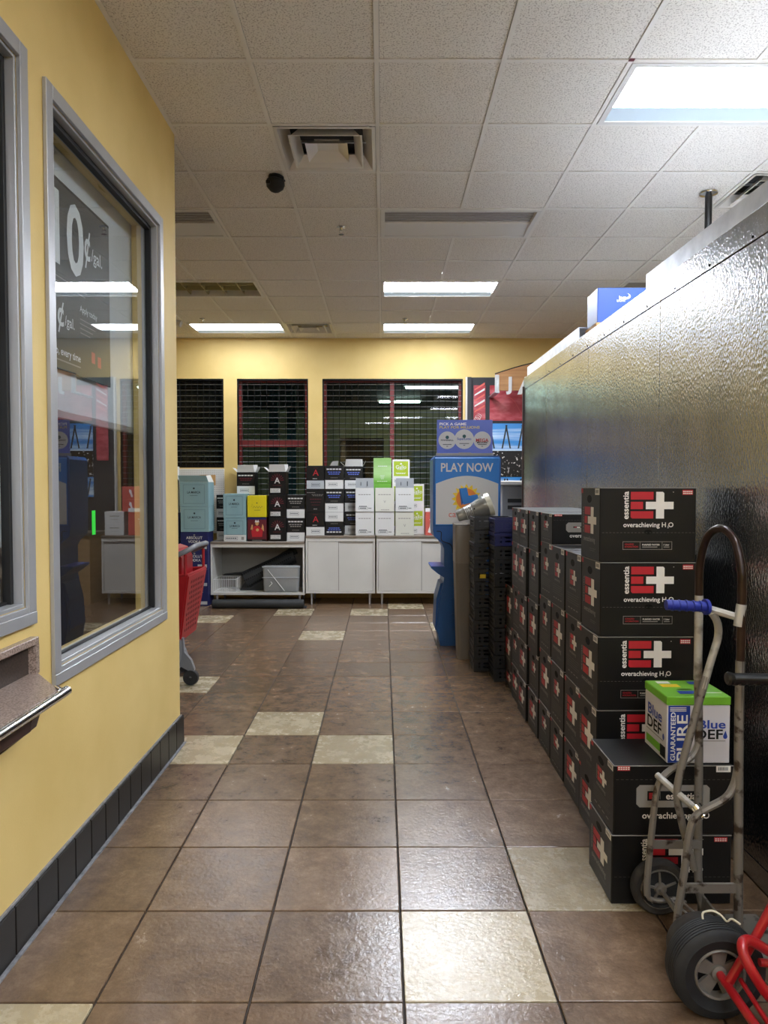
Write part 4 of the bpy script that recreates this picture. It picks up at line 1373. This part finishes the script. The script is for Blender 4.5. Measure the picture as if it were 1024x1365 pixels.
roll = MB('mat_rubber').tube([(.06, 0, .13), (.60, .02, .40), (.70, .03, .44)], .10, seg=20, rs=[.125, .10, .085])
roll.prism([(0, 0), (.42, 0), (.40, .14), (.30, .24), (.12, .20)], (-.02, -.06, .001), (1, 0, 0), (0, 0, 1), (0, .10, 0))
roll.build('roll', m2)
b = MB('black_hole')
n = 0
for k in range(24):
    for q in range(3):
        tt = k / 23
        ax = Vector((.06 + .60 * tt, .02 * tt, .13 + .30 * tt))
        a = -1.9 + q * .75
        pr_ = .127 - .035 * tt
        c = ax + Vector((-.447 * math.cos(a) * 0, math.sin(a) * 0, 0)) + (Vector((0, -1, 0)) * math.cos(a + 1.2) + Vector((-.45, 0, .89)) * math.sin(a + 1.2)) * pr_
        b.box(c - Vector((.008, .004, .008)), c + Vector((.008, .004, .008)))
b.build('holes', m2)['kind'] = 'stuff'
pb = thing('wrapped_bin', 'grey plastic tub wrapped in clear film in the open cabinet', 'tub', (-1.60, 9.31, .1605))
b = MB('clear_wrap')
b.hexa([(.04, 0, 0.001), (.50, 0, 0.001), (.50, .10, 0.001), (.04, .10, 0.001), (.03, -.01, .35), (.515, -.01, .35), (.515, .11, .35), (.03, .11, .35)])
bmesh.ops.bevel(b.bm, geom=list(b.bm.edges), offset=.03, segments=3, affect='EDGES', profile=.5)
b.smooth = True
b.build('tub', pb)
MB('silver_card').box((.028, -.014, .19), (.512, -.006, .20)).box((.026, -.016, .325), (.518, -.004, .345), bev=.003).build('rim_band', pb)
MB('pure_white').tube([(.10, -.016, .30), (.32, -.016, .02)], .003, seg=5).tube([(.12, -.016, .08), (.16, -.016, .12), (.14, -.016, .14)], .004, seg=5).build('tape_string', pb)
rm = thing('floor_mat_roll', 'long grey rubber mat rolled on the floor below the cabinet', 'mat', (-2.15, 9.02, 0))
b = MB('mat_rubber').tube([(0, 0, .056), (.4, .004, .055), (.8, -.002, .056), (1.15, 0, .058)], .055, seg=20)
sp2 = []
b.box((.02, .0, .001), (1.18, .13, .012)).box((.0, .02, .09), (1.14, .10, .10), bev=.004)
b.build('roll', rm)

# ---- cases of wine and spirits
def case_thing(name, x, y, z, w, d, h, mt, label, cat='case', group='drink cases on the back counter'):
    t = thing(name, label, cat, (x, y, z), 0, group)
    MB(mt).box((0, 0, .0005), (w, d, h - .001), bev=.003).build('body', t)
    return t
def flaps(t, w, d, h, m, left=True, right=True, front=True, back=True, lean=.35, inner='white_card'):
    f = MB(m, inner)
    L_ = .075
    def flap(p0, p1, out, up):
        p0, p1 = Vector(p0), Vector(p1)
        o = Vector(out) * L_ + Vector((0, 0, up))
        ins = (p1 - p0) * .06
        th = Vector((0, 0, .003)) + Vector(out) * .004
        f.hexa([p0, p1, p1 + th, p0 + th, p0 + o + ins, p1 + o - ins, p1 + o - ins + th, p0 + o + ins + th], inner)
    if left: flap((0, .01, h), (0, d - .01, h), (-.8, 0, 0), .055)
    if right: flap((w, .01, h), (w, d - .01, h), (.5, 0, 0), .07)
    if front: flap((.004, 0, h), (w - .004, 0, h), (0, -lean, 0), .09)
    if back:
        flap((.004, d, h), (w / 2 - .008, d, h), (0, .3, 0), .10)
        flap((w / 2 + .008, d, h), (w - .004, d, h), (0, .3, 0), .10)
    return f.build('flaps', t)
def front(t): return Print((0, 0, 0), (1, 0, 0), (0, 0, 1))
def lines(p, u0, u1, vs, m, t=.004):
    for k, v in enumerate(vs):
        dlt = (u1 - u0) * .08 * (k % 3)
        n = 5
        for q in range(n):
            a = u0 + dlt + (u1 - u0 - 2 * dlt) * q / n
            p.rect(a, v, a + (u1 - u0 - 2 * dlt) / n * .8, v + t, m, 1)
def ship_box(p, u0, v0, u1, v1):
    p.frame(u0, v0, u1, v1, .003, 'dark_text', 1)
    lines(p, u0 + .008, u1 - .008, [v0 + (v1 - v0) * .4], 'dark_text', (v1 - v0) * .25)
def prosecco(x, y, z, w, d, h, label, band=False):
    t = case_thing('wine_case', x, y, z, w, d, h, 'teal_card', label)
    p = front(t)
    lo = .09 if band else .04
    if band:
        p.rect(0.002, .002, w - .002, .085, 'white_card')
        p.frame(.02, .02, w * .62, .06, .003, 'dark_text', 1); lines(p, .03, w * .58, [.035], 'dark_text', .012)
        p.rect(w * .78, .02, w * .9, .06, 'grey_print', 1)
    p.frame(.12 * w, lo, .86 * w, h - .035, .0022, 'dark_text', 1)
    p.text('LA MARCA', .49 * w, lo + (h - lo) * .52, .46 * w, 'dark_text', 1, bold=.015, hgt=.03)
    p.disc(.49 * w, lo + (h - lo) * .70, .012, 'dark_text', 1)
    lines(p, .36 * w, .62 * w, [lo + (h - lo) * .36], 'dark_text', .005)
    p.build('front_print', t)
    return t
def redA(x, y, z, w, d, h, label, style='burst', fl=False):
    t = case_thing('wine_case', x, y, z, w, d, h, 'black_card', label)
    p = front(t)
    if style == 'burst':
        for k in range(9):
            a = PI * k / 8
            p.poly([(w * .5, h * .62), (w * .5 + .085 * math.cos(a - .08), h * .64 + .08 * math.sin(a - .08)), (w * .5 + .085 * math.cos(a + .08), h * .64 + .08 * math.sin(a + .08))], 'wine_red_card', 1)
        p.text('A', w * .5, h * .62, .075, 'white_card', 2, bold=.01)
        lines(p, .25 * w, .75 * w, [h * .40], 'wine_red_card', .006)
        p.rect(.10 * w, .03, .68 * w, .085, 'white_card', 1)
        ship_box(p, .13 * w, .04, .6 * w, .075)
    elif style == 'band':
        p.rect(.002, .002, w - .002, h * .36, 'silver_card' if z > 1.4 else 'white_card')
        ship_box(p, .28 * w, .03, .76 * w, .075)
        p.text('A', w * .52, h * .70, .075, 'red_print', 1, bold=.0)
        p.rect(.38 * w, h * .90, .66 * w, h * .903, 'red_print', 1)
        lines(p, .35 * w, .6 * w, [h * .43], 'white_card', .006)
    else:
        lines(p, .04 * w, .5 * w, [h * .83], 'grey_print', .007)
        lines(p, .3 * w, .95 * w, [h * .75, h * .70], 'grey_print', .005)
        lines(p, .2 * w, .85 * w, [h * .55, h * .42, h * .30], 'wine_red_card', .006)
        lines(p, .4 * w, .6 * w, [h * .12], 'grey_print', .01)
    p.build('front_print', t)
    if fl:
        flaps(t, w, d, h, 'black_card')
    return t
def cabernet(x, y, z, w, d, h, label, inv=False, fl=False, blue=True, red=False):
    t = case_thing('wine_case', x, y, z, w, d, h, 'black_card', label)
    p = front(t)
    b0, b1 = (.60, .995) if inv else (.005, .38)
    p.rect(.002, h * b0, w - .002, h * b1, 'white_card')
    v = h * (b0 + b1) / 2
    ship_box(p, .18 * w, v - .02, .66 * w, v + .02)
    q = .0 if inv else .40
    s_ = [h * (q + .42), h * (q + .30), h * (q + .22)]
    if inv:
        s_ = [h * .12, h * .22, h * .30]
    lines(p, .08 * w, .92 * w, s_[:1], 'white_card', .016)
    lines(p, .14 * w, .86 * w, s_[1:], 'wine_red_card' if red else ('grey_print' if not blue else 'violet_blue'), .012)
    lines(p, .3 * w, .7 * w, [h * (q + .07)] if not inv else [h * .50], 'grey_print', .005)
    p.build('front_print', t)
    if fl:
        flaps(t, w, d, h, 'black_card')
    return t
def whitecase(x, y, z, w, d, h, label, mono=False, fl=False):
    t = case_thing('wine_case', x, y, z, w, d, h, 'cream_card' if mono else 'white_card', label)
    p = front(t)
    lines(p, .16 * w, .84 * w, [h * .70], 'grey_print', .010)
    if mono:
        p.text('V', w * .5, h * .42, .03, 'grey_print', 1, bold=0)
        lines(p, .3 * w, .75 * w, [h * .07], 'grey_print', .008)
    else:
        p.frame(.16 * w, h * .10, .66 * w, h * .20, .003, 'dark_text', 1)
        lines(p, .2 * w, .62 * w, [h * .21, h * .13], 'dark_text', .010)
        lines(p, .7 * w, .86 * w, [h * .13], 'dark_text', .01)
    p.build('front_print', t)
    if fl:
        f = MB('silver_card').hexa([(.002, 0, h), (w - .002, 0, h), (w - .002, .004, h), (.002, .004, h), (.006, -.02, h + .125), (w - .006, -.02, h + .125), (w - .006, -.016, h + .125), (.006, -.016, h + .125)])
        f.box((.28 * w, -.016, h + .03), (.31 * w, -.010, h + .075), 'dark_text').box((.62 * w, -.016, h + .025), (.66 * w, -.010, h + .085), 'dark_text')
        f.build('raised_flap', t)
    return t
def gallo(x, y, z, w, d, h, label):
    t = case_thing('wine_case', x, y, z, w, d, h, 'white_card', label)
    p = front(t)
    p.rect(.02, h * .33, w - .02, h - .025, 'lime_card')
    p.text('Gallo', w * .5, h * .70, .14, 'white_card', 1, bold=.01)
    p.text('FAMILY', w * .5, h * .60, .10, 'white_card', 1, bold=.01, hgt=.014)
    p.poly([(w * .42, h * .80), (w * .58, h * .80), (w * .5, h * .87)], 'white_card', 1)
    lines(p, .2 * w, .8 * w, [h * .45, h * .42], 'white_card', .006)
    ship_box(p, .12 * w, h * .08, .5 * w, h * .2)
    p.build('front_print', t)
    return t
C1, C2 = .8252, .9032
hh = .303
# left end, standing on the floor
for k in range(4):
    t = case_thing('vodka_case', -2.605, 9.20, k * .239, .355, .30, .239, 'navy_card', f'dark blue vodka case, {ORD[k] if k < 3 else "top"} of the stack left of the cabinets', 'case', 'dark blue vodka cases')
    p = front(t)
    p.text('ABSOLUT', .18, .165, .21, 'white_card', 1, bold=.012, hgt=.035)
    p.text('VODKA', .18, .115, .16, 'white_card', 1, bold=.012, hgt=.035)
    p.disc(.18, .20, .012, 'grey_print', 1)
    p.rect(.22, .02, .34, .06, 'silver_card', 1)
    p.build('front_print', t)
for k in range(4):
    t = case_thing('vodka_case', -2.985, 9.25, k * .30, .36, .30, .30, 'navy_card', f'dark case, {ORD[k] if k < 3 else "top"} of the stack behind the shopping cart', 'case', 'dark cases by the office corner')
    p = front(t)
    p.text('VODKA', .22, .16, .14, 'grey_print', 1, bold=.02)
    p.build('front_print', t)
prosecco(-2.600, 9.20, .9565, .365, .30, .325, 'pale teal wine case resting on the dark blue vodka stack')
t = prosecco(-2.606, 9.20, 1.282, .368, .30, .318, 'open pale teal wine case with raised flaps at top left')
f = MB('teal_card').hexa([(0, 0, .318), (.368, 0, .318), (.368, .004, .318), (0, .004, .318), (-.015, -.03, .40), (.345, -.03, .40), (.345, -.026, .40), (-.015, -.026, .40)])
f.hexa([(.368, .01, .318), (.368, .29, .318), (.365, .29, .318), (.365, .01, .318), (.33, .03, .40), (.33, .28, .41), (.326, .28, .41), (.326, .03, .40)], 'white_card')
f.hexa([(0, .01, .318), (0, .29, .318), (.004, .29, .318), (.004, .01, .318), (-.06, .02, .39), (-.06, .28, .39), (-.056, .28, .39), (-.056, .02, .39)], 'white_card')
f.build('flaps', t)
wbx = case_thing('small_carton', -2.79, 9.30, 1.2005, .12, .12, .60, 'white_card', 'small white carton standing behind the open teal case', 'carton')
p = front(wbx); p.disc(.06, .54, .02, 'silver_card', 1); p.rect(.045, .49, .075, .52, 'grey_print', 1); p.build('front_print', wbx)
# cabinet one
prosecco(-2.074, 9.33, C1, .292, .26, .305, 'pale teal wine case with white strip on open cabinet', True)
prosecco(-2.080, 9.33, C1 + .305, .292, .26, .318, 'pale teal wine case without strip beside the yellow case')
t = case_thing('wine_case', -1.765, 9.33, C1, .245, .26, .315, 'wine_red_card', 'dark red wine case with a robed figure below yellow case')
p = front(t)
p.rect(.0, .285, .245, .314, 'navy_card').rect(.0, .0015, .245, .03, 'black_card')
p.poly([(.06, .06), (.19, .06), (.20, .15), (.15, .20), (.09, .20), (.05, .14)], 'red_print', 1)
p.disc(.125, .235, .022, 'kraft', 1, ry=.028)
p.poly([(.095, .25), (.11, .285), (.125, .262), (.14, .285), (.155, .25)], 'white_card', 2)
p.poly([(.04, .16), (.055, .22), (.07, .215), (.07, .14)], 'kraft', 1).poly([(.18, .16), (.195, .23), (.21, .20), (.215, .13)], 'kraft', 1)
p.disc(.13, .15, .02, 'kraft', 2).rect(.06, .012, .19, .018, 'grey_print', 1)
p.build('front_print', t)
t = case_thing('wine_case', -1.766, 9.33, C1 + .3155, .248, .26, .283, 'yellow_card', 'bright yellow wine case with black script on open cabinet')
p = front(t)
pts = [(.05 + .006 * k, .13 + .012 * math.sin(k * 1.15) + (.03 if k in (2, 3) else 0)) for k in range(26)]
for a, b_ in zip(pts, pts[1:]):
    p.poly([(a[0], a[1]), (b_[0], b_[1]), (b_[0], b_[1] + .005), (a[0], a[1] + .005)], 'dark_text', 1)
p.disc(.125, .185, .010, 'dark_text', 1, ry=.006); p.rect(.09, .09, .17, .094, 'dark_text', 1)
p.build('front_print', t)
for k in range(3):
    cabernet(-1.955, 9.60, C1 + k * .303, .242, .245, .303, ['lowest of the black cases hidden behind teal cases', 'second black wine case up behind the teal cases', 'open black and white wine case above the yellow case'][k], fl=(k == 2), red=True)
for k in range(2):
    cabernet(-2.235, 9.62, C1 + k * .303, .155, .22, .303, ['lower', 'upper'][k] + ' narrow black case between teal stacks', blue=False)
for k in range(3):
    redA(-1.488, 9.33, C1 + k * .303, .226, .26, .303, ['lowest black wine case with red burst emblem', 'middle black wine case with red burst emblem', 'open topmost black wine case with red burst emblem'][k], fl=(k == 2))
for k in range(2):
    cabernet(-1.258, 9.36, C1 + k * .303, .238, .26, .303, ['lower', 'upper'][k] + ' black and white case right of the burst emblem cases', blue=False)
# cabinet two
redA(-1.001, 9.33, C2, .24, .26, .303, 'black case with red letter and white band on cabinet top', 'band')
redA(-.998, 9.33, C2 + .303, .238, .26, .303, 'all black case with faint red lines between two letter cases', 'plain')
redA(-.994, 9.33, C2 + .606, .232, .26, .303, 'black case with red letter and silver band, topmost', 'band')
for k in range(3):
    cabernet(-.752, 9.33, C2 + k * .303, .238, .26, .303, ['upside-down black and white case with band at its top', 'middle black and white case above the upside-down one', 'topmost black and white case above the upside-down one'][k], inv=(k == 0))
flp = MB('white_card').hexa([(.06, .02, .303), (.16, .10, .303), (.158, .104, .303), (.058, .024, .303), (.10, .0, .36), (.17, .05, .365), (.168, .054, .365), (.098, .004, .36)])
flp.build('loose_flap', [o for o in COL.objects if o.get('label', '').startswith('topmost black and white')][0])
for k in range(3):
    cabernet(-.510, 9.592, C2 + k * .303, .238, .26, .303, ['lowest black case half hidden by white cases', 'middle black case half hidden by white cases', 'open black case with flaps beside the green case'][k], fl=(k == 2))
WH = [(-.357, .242, ['lower white case left of three', 'upper white case with raised flap, left of three'], (0, 0), (0, 1)),
      (-.100, .248, ['lower white case in the middle of three', 'upper cream case with small emblem, middle of three'], (0, 1), (0, 0)),
      (.163, .242, ['lower cream case with small emblem, right of three', 'upper white case with raised flap, right of three'], (1, 0), (0, 1))]
for x, w, labs, mono, fl in WH:
    for k in range(2):
        whitecase(x, 9.33 - .015 * k, C2 + k * .310, w, .25, .310, labs[k], bool(mono[k]), bool(fl[k]))
for k in range(3):
    t = case_thing('wine_case', -.126, 9.60, C2 + k * .340, .240, .24, .340, 'green_card', ['lowest green case hidden behind white cases', 'middle green case behind the white cases', 'tall green fading case standing above the white cases'][k])
    p = front(t)
    lines(p, .25 * .24, .78 * .24, [.225], 'white_card', .010); lines(p, .09, .15, [.10, .08, .06], 'white_card', .006); lines(p, .05, .19, [.025], 'white_card', .006)
    p.build('front_print', t)
for k in range(3):
    gallo(.126, 9.60, C2 + k * .333, .232, .24, .333, ['lowest lime case hidden behind white cases', 'middle lime case behind the white cases', 'lime green case standing above the white cases'][k])
for k in range(2):
    gallo(.362 if k == 0 else .36, 9.58, C2 + k * .335, .19, .24, .335, ['lower lime and white case right of the white cases', 'upper lime and white case right of the white cases'][k])
for k, (x, z, mt, lab) in enumerate(((.556, C2, 'coral_card', 'coral red case with white footprint beside the lottery stand'),)):
    t = case_thing('wine_case', x, 9.34, z, .25, .25, .308, mt, lab)
    p = front(t)
    foot = [(.03, .04), (.065, .03), (.085, .06), (.08, .10), (.10, .14), (.105, .18), (.085, .20), (.06, .17), (.055, .12), (.04, .08)]
    p.poly(foot, 'pure_white', 1)
    for q in range(5):
        p.disc(.06 + q * .014, .205 + q * .002, .007, 'pure_white', 1)
    p.build('front_print', t)
    f = MB('white_card').hexa([(0, 0, .308), (.25, 0, .308), (.25, .004, .308), (0, .004, .308), (.0, .012, .355), (.25, .012, .355), (.25, .016, .355), (0, .016, .355)])
    f.build('flap', t)

for k in range(2):
    t = case_thing('wine_case', .87, 9.36, C2 + k * .155, .25, .25, .155, 'white_card', ['lower', 'upper'][k] + ' flat white case reflected in the tall office window')
    p = front(t); lines(p, .06, .19, [.09], 'grey_print', .012); lines(p, .08, .17, [.05], 'grey_print', .006); p.build('front_print', t)
for k in range(2):
    t = case_thing('wine_case', .66, 9.38, C2 + .3085 + k * .165, .235, .18, .165, 'coral_card', ['lower', 'upper'][k] + ' flat coral case reflected in the tall office window')
    p = front(t); p.poly([(.09, .03), (.115, .025), (.125, .06), (.145, .09), (.14, .13), (.115, .12), (.105, .07)], 'pure_white', 1); p.build('front_print', t)

# ---- pegboard under the dark window
pg = thing('pegboard', 'white pegboard panel under the dark barred window', 'pegboard', (-2.9, 9.862, .90))
MB('peg').box((0, .006, 0), (.715, .037, .885), bev=.002).build('panel', pg)
p = Print((0, .006, 0), (1, 0, 0), (0, 0, 1))
for r in range(30):
    for c in range(24):
        u, v = .015 + c * .03, .02 + r * .029
        p.rect(u - .004, v - .004, u + .004, v + .004, 'mid_print')
o = p.build('holes', pg, split=False)
o['kind'] = 'stuff'
MB('kraft').box((.38, .002, .66), (.60, .0045, .80)).build('paper_note', pg)

# ================================================================== COFFEE KIOSK
kk = thing('coffee_kiosk', 'coffee kiosk with arched wooden sign and red photo panels', 'kiosk', (1.15, 9.2, 0))
def KX(x): return x - 1.15
MB('tan_laminate').box((.14, .08, .002), (2.1, .68, .90)).build('base_cabinet', kk)
MB('worktop').box((.12, .05, .9005), (2.1, .69, .94), bev=.004).build('counter_top', kk)
MB('charcoal').box((.0, .64, .94), (2.1, .69, 3.03)).build('back_board', kk)
MB('charcoal').box((.0, .60, .94), (.055, .64, 3.03)).build('side_post', kk)
MB('panel_white').box((-.02, .60, .94), (-.0005, .66, 3.03)).build('edge_trim', kk)
MB('red_photo').box((.09, .625, 1.9), (.25, .6395, 2.92)).build('photo_panel', kk)
MB('red_photo').box((.31, .625, 2.44), (2.0, .6395, 2.92)).build('photo_panel', kk)
p = Print((0, .625, 0), (1, 0, 0), (0, 0, 1))
for q in range(5):                   # pale diagonal streaks and cup outlines
    p.poly([(.10, 2.55 + q * .075), (.24, 2.63 + q * .075), (.24, 2.66 + q * .075), (.10, 2.57 + q * .075)], 'white_card' if q % 2 else 'coral_card', 1)
for q in range(3):
    a = [(.13 + .04 * math.cos(2 * PI * k / 14) + .012 * q, 2.45 + .022 * q + .035 * math.sin(2 * PI * k / 14)) for k in range(15)]
    for u, v in zip(a, a[1:]):
        p.poly([u, v, (v[0] + .004, v[1] + .004), (u[0] + .004, u[1] + .004)], 'white_card', 1)
a = [(.42 + .05 * k, 2.60 + .16 * math.sin(k * .55)) for k in range(8)]
for u, v in zip(a, a[1:]):
    p.poly([u, v, (v[0], v[1] + .006), (u[0], u[1] + .006)], 'coral_card', 1)
p.build('photo_print', kk)
b = MB('blue_screen').box((.30, .61, 2.03), (2.0, .6395, 2.40))
b.build('menu_panel', kk)
p = Print((0, .61, 0), (1, 0, 0), (0, 0, 1))
for k in range(14):
    u = .36 + k * .11
    s_ = .06 if k % 2 else -.06
    p.poly([(u, 2.06), (u + .02, 2.06), (u + .02 + s_, 2.38), (u + s_, 2.38)], 'charcoal', 1)
p.build('menu_letters', kk)
MB('speckle_black').box((.30, .61, 1.68), (2.0, .6395, 2.02)).build('speckled_panel', kk)
MB('blue_screen').box((.30, .61, 1.40), (2.0, .6395, 1.67)).build('menu_panel', kk)
p = Print((0, .61, 0), (1, 0, 0), (0, 0, 1))
for k in range(14):
    u = .36 + k * .11
    s_ = .04 if k % 2 else -.04
    p.poly([(u, 1.42), (u + .02, 1.42), (u + .02 + s_, 1.65), (u + s_, 1.65)], 'charcoal', 1)
p.build('menu_letters', kk)
arcp = [(.30 + 1.7 * k / 14, 2.975 + .20 * math.sin(PI * (k / 14) * .9 + .06)) for k in range(15)]
arcp = [(u, min(v, 3.30)) for u, v in arcp]
MB('wood_tan').prism([(.30, 2.78), (2.0, 2.78)] + arcp[::-1], (0, .10, 0), (1, 0, 0), (0, 0, 1), (0, .03, 0)).build('sign_board', kk)
MB('gasket').tube([(u, .115, v + .004) for u, v in arcp], .012, seg=6).build('sign_edge', kk)
MB('galv').box((.295, .085, 2.75), (.355, .64, 2.77)).box((.295, .085, 2.77), (.35, .0995, 2.98), bev=.003).build('sign_bracket', kk)
p = MB('letter_white')
for ch, u in zip('JAVA', (.475, .70, .95, 1.2)):
    vs, fs, tw, th = text_geo(ch, .035)
    sx = .225 / th
    for f_ in fs:
        o = (u, .072, 2.84)
        A = [(o[0] + vs[i][0] * sx, .072, o[2] + vs[i][1] * sx) for i in f_]
        p.prism([(q[0], q[2]) for q in A], (0, .072, 0), (1, 0, 0), (0, 0, 1), (0, .0275, 0))
p.build('sign_letters', kk)

# ================================================================== SHOPPING CART
sc = thing('shopping_cart', 'red plastic shopping cart with grey handle behind the office corner', 'cart', (-1.95, 5.70, 0))
def SX(x): return x + 1.95
b = MB('cart_red')
# tapered basket shell: side walls, ends and floor
x0t, x1t, x0b, x1b = -2.55, -1.485, -2.40, -1.565
zb, zt = .35, .955
yt, yb_ = .27, .22
def wall(p4, m=None):
    P4 = [Vector(q) for q in p4]
    n = (P4[1] - P4[0]).cross(P4[2] - P4[0]).normalized() * .012
    b.hexa([P4[0], P4[1], P4[1] + n, P4[0] + n, P4[3], P4[2], P4[2] + n, P4[3] + n], m)
wall([(SX(x0b), -yb_, zb), (SX(x1b), -yb_, zb), (SX(x1t), -yt, zt - .10), (SX(x0t), -yt, zt - .16)])
wall([(SX(x1b), yb_, zb), (SX(x0b), yb_, zb), (SX(x0t), yt, zt - .16), (SX(x1t), yt, zt - .10)])
wall([(SX(x1b), -yb_, zb), (SX(x1b), yb_, zb), (SX(x1t), yt, zt - .10), (SX(x1t), -yt, zt - .10)])
wall([(SX(x0b), yb_, zb), (SX(x0b), -yb_, zb), (SX(x0t), -yt, zt - .16), (SX(x0t), yt, zt - .16)])
b.box((SX(x0b), -yb_, zb - .012), (SX(x1b), yb_, zb))
b.build('basket', sc)
p = Print((SX(-2.4), -yb_ - .0125, zb), (1, 0, 0), (0, -.0805, .9967), eps=.004)
for r in range(12):
    for c in range(24):
        u, v = .04 + c * .035 + (.0175 if r % 2 else 0), .06 + r * .036
        if u < .82:
            p.disc(u, v, .009, 'cart_hole', 0, ry=.013, seg=8)
o = p.build('side_holes', sc, split=False)
o['kind'] = 'stuff'
p = Print((SX(x1b), 0, zb), (0, 1, 0), (.1565, 0, .9877), eps=.0135)
for r in range(10):
    for c in range(-4, 5):
        u, v = c * .052 + (.026 if r % 2 else 0), .07 + r * .043
        if abs(u) < .17 + v * .09:
            p.disc(u, v, .013, 'cart_hole', 0, ry=.014, seg=8)
o = p.build('end_holes', sc, split=False)
o['kind'] = 'stuff'
p = Print((SX(-1.62), -yb_ - .044, .73), (1, 0, 0), (0, -.08, .9967), eps=.006)
p.disc(0.03, 0, .035, 'sun_orange', 0)
p.build('round_badge', sc)
MB('cart_red').tube([(SX(x0t), -yt, zt - .155), (SX(x1t), -yt, zt - .095), (SX(x1t), yt, zt - .095), (SX(x0t), yt, zt - .155)], .014, seg=8, closed=True).build('basket_rim', sc)
MB('cart_grey').tube([(SX(-2.1), -.285, .90), (SX(-1.72), -.285, .955), (SX(-1.53), -.285, 1.03), (SX(-1.47), -.24, 1.06), (SX(-1.455), -.15, 1.075), (SX(-1.455), .15, 1.075), (SX(-1.47), .24, 1.06), (SX(-1.53), .285, 1.03), (SX(-1.72), .285, .955)], .02, seg=10, smooth=4).build('handle', sc)
for y_ in (-.27, .27):
    MB('cart_red').tube([(SX(-1.50), y_, .85), (SX(-1.50), y_, 1.02)], .012, seg=8).build('handle_post', sc)
MB('cart_red').prism([(SX(-1.80), .70), (SX(-1.56), .72), (SX(-1.56), .98), (SX(-1.60), 1.05), (SX(-1.66), 1.07), (SX(-1.72), 1.02)], (0, -.16, 0), (1, 0, 0), (0, 0, 1), (0, .32, 0)).build('child_seat', sc)
for sy in (-1, 1):
    y = sy * .20
    fx = -.0 if sy < 0 else -.16      # the far caster has swung back
    MB('cart_grey').tube([(SX(-1.575 + fx), y, .36), (SX(-1.575 + fx), y, .22), (SX(-1.64 + fx), y, .10), (SX(-1.80 + fx), y, .07), (SX(-2.3), y, .13)], .030, seg=10, smooth=4).build('frame_rail', sc)
    MB('cart_grey').prism([(SX(-1.61), .37), (SX(-1.54), .37), (SX(-1.53), .26), (SX(-1.48), .20), (SX(-1.455), .13), (SX(-1.462), .07), (SX(-1.49), .06), (SX(-1.505), .12), (SX(-1.56), .15), (SX(-1.60), .10), (SX(-1.67), .08), (SX(-1.67), .13), (SX(-1.62), .20)], (fx, y - .02, 0), (1, 0, 0), (0, 0, 1), (0, .04, 0)).build('caster_fork', sc)
    MB('tyre').lathe([(.012, -.026), (.056, -.026), (.062, 0), (.056, .026), (.012, .026)], Matrix.Translation((SX(-1.485 + fx), y, .063)) @ Matrix.Rotation(PI / 2, 4, 'X'), seg=24, close=True).build('wheel', sc)
    MB('tyre').lathe([(.012, -.026), (.056, -.026), (.062, 0), (.056, .026), (.012, .026)], Matrix.Translation((SX(-2.3), y, .063)) @ Matrix.Rotation(PI / 2, 4, 'X'), seg=24, close=True).build('wheel', sc)
MB('silver_plastic').lathe([(.085, -.01), (.095, -.012), (.10, 0), (.095, .012), (.085, .01)], Matrix.Translation((SX(-1.66), -.235, .26)) @ Matrix.Rotation(PI / 2, 4, 'X'), seg=28, close=True).build('side_ring', sc)
bg = thing('plastic_bag', 'crumpled white plastic bag in the child seat of the cart', 'bag', (-1.655, 5.485, .955))
b = MB('bag_white')
bmesh.ops.create_icosphere(b.bm, subdivisions=3, radius=1)
for v in b.bm.verts:
    s_ = 1 + .18 * math.sin(v.co.x * 7 + v.co.z * 5) * math.cos(v.co.y * 6 + v.co.z * 3)
    v.co = Vector((v.co.x * .055 * s_, v.co.y * .05 * s_, .10 + v.co.z * .10 * s_))
b.smooth = True
b.build('bag', bg)
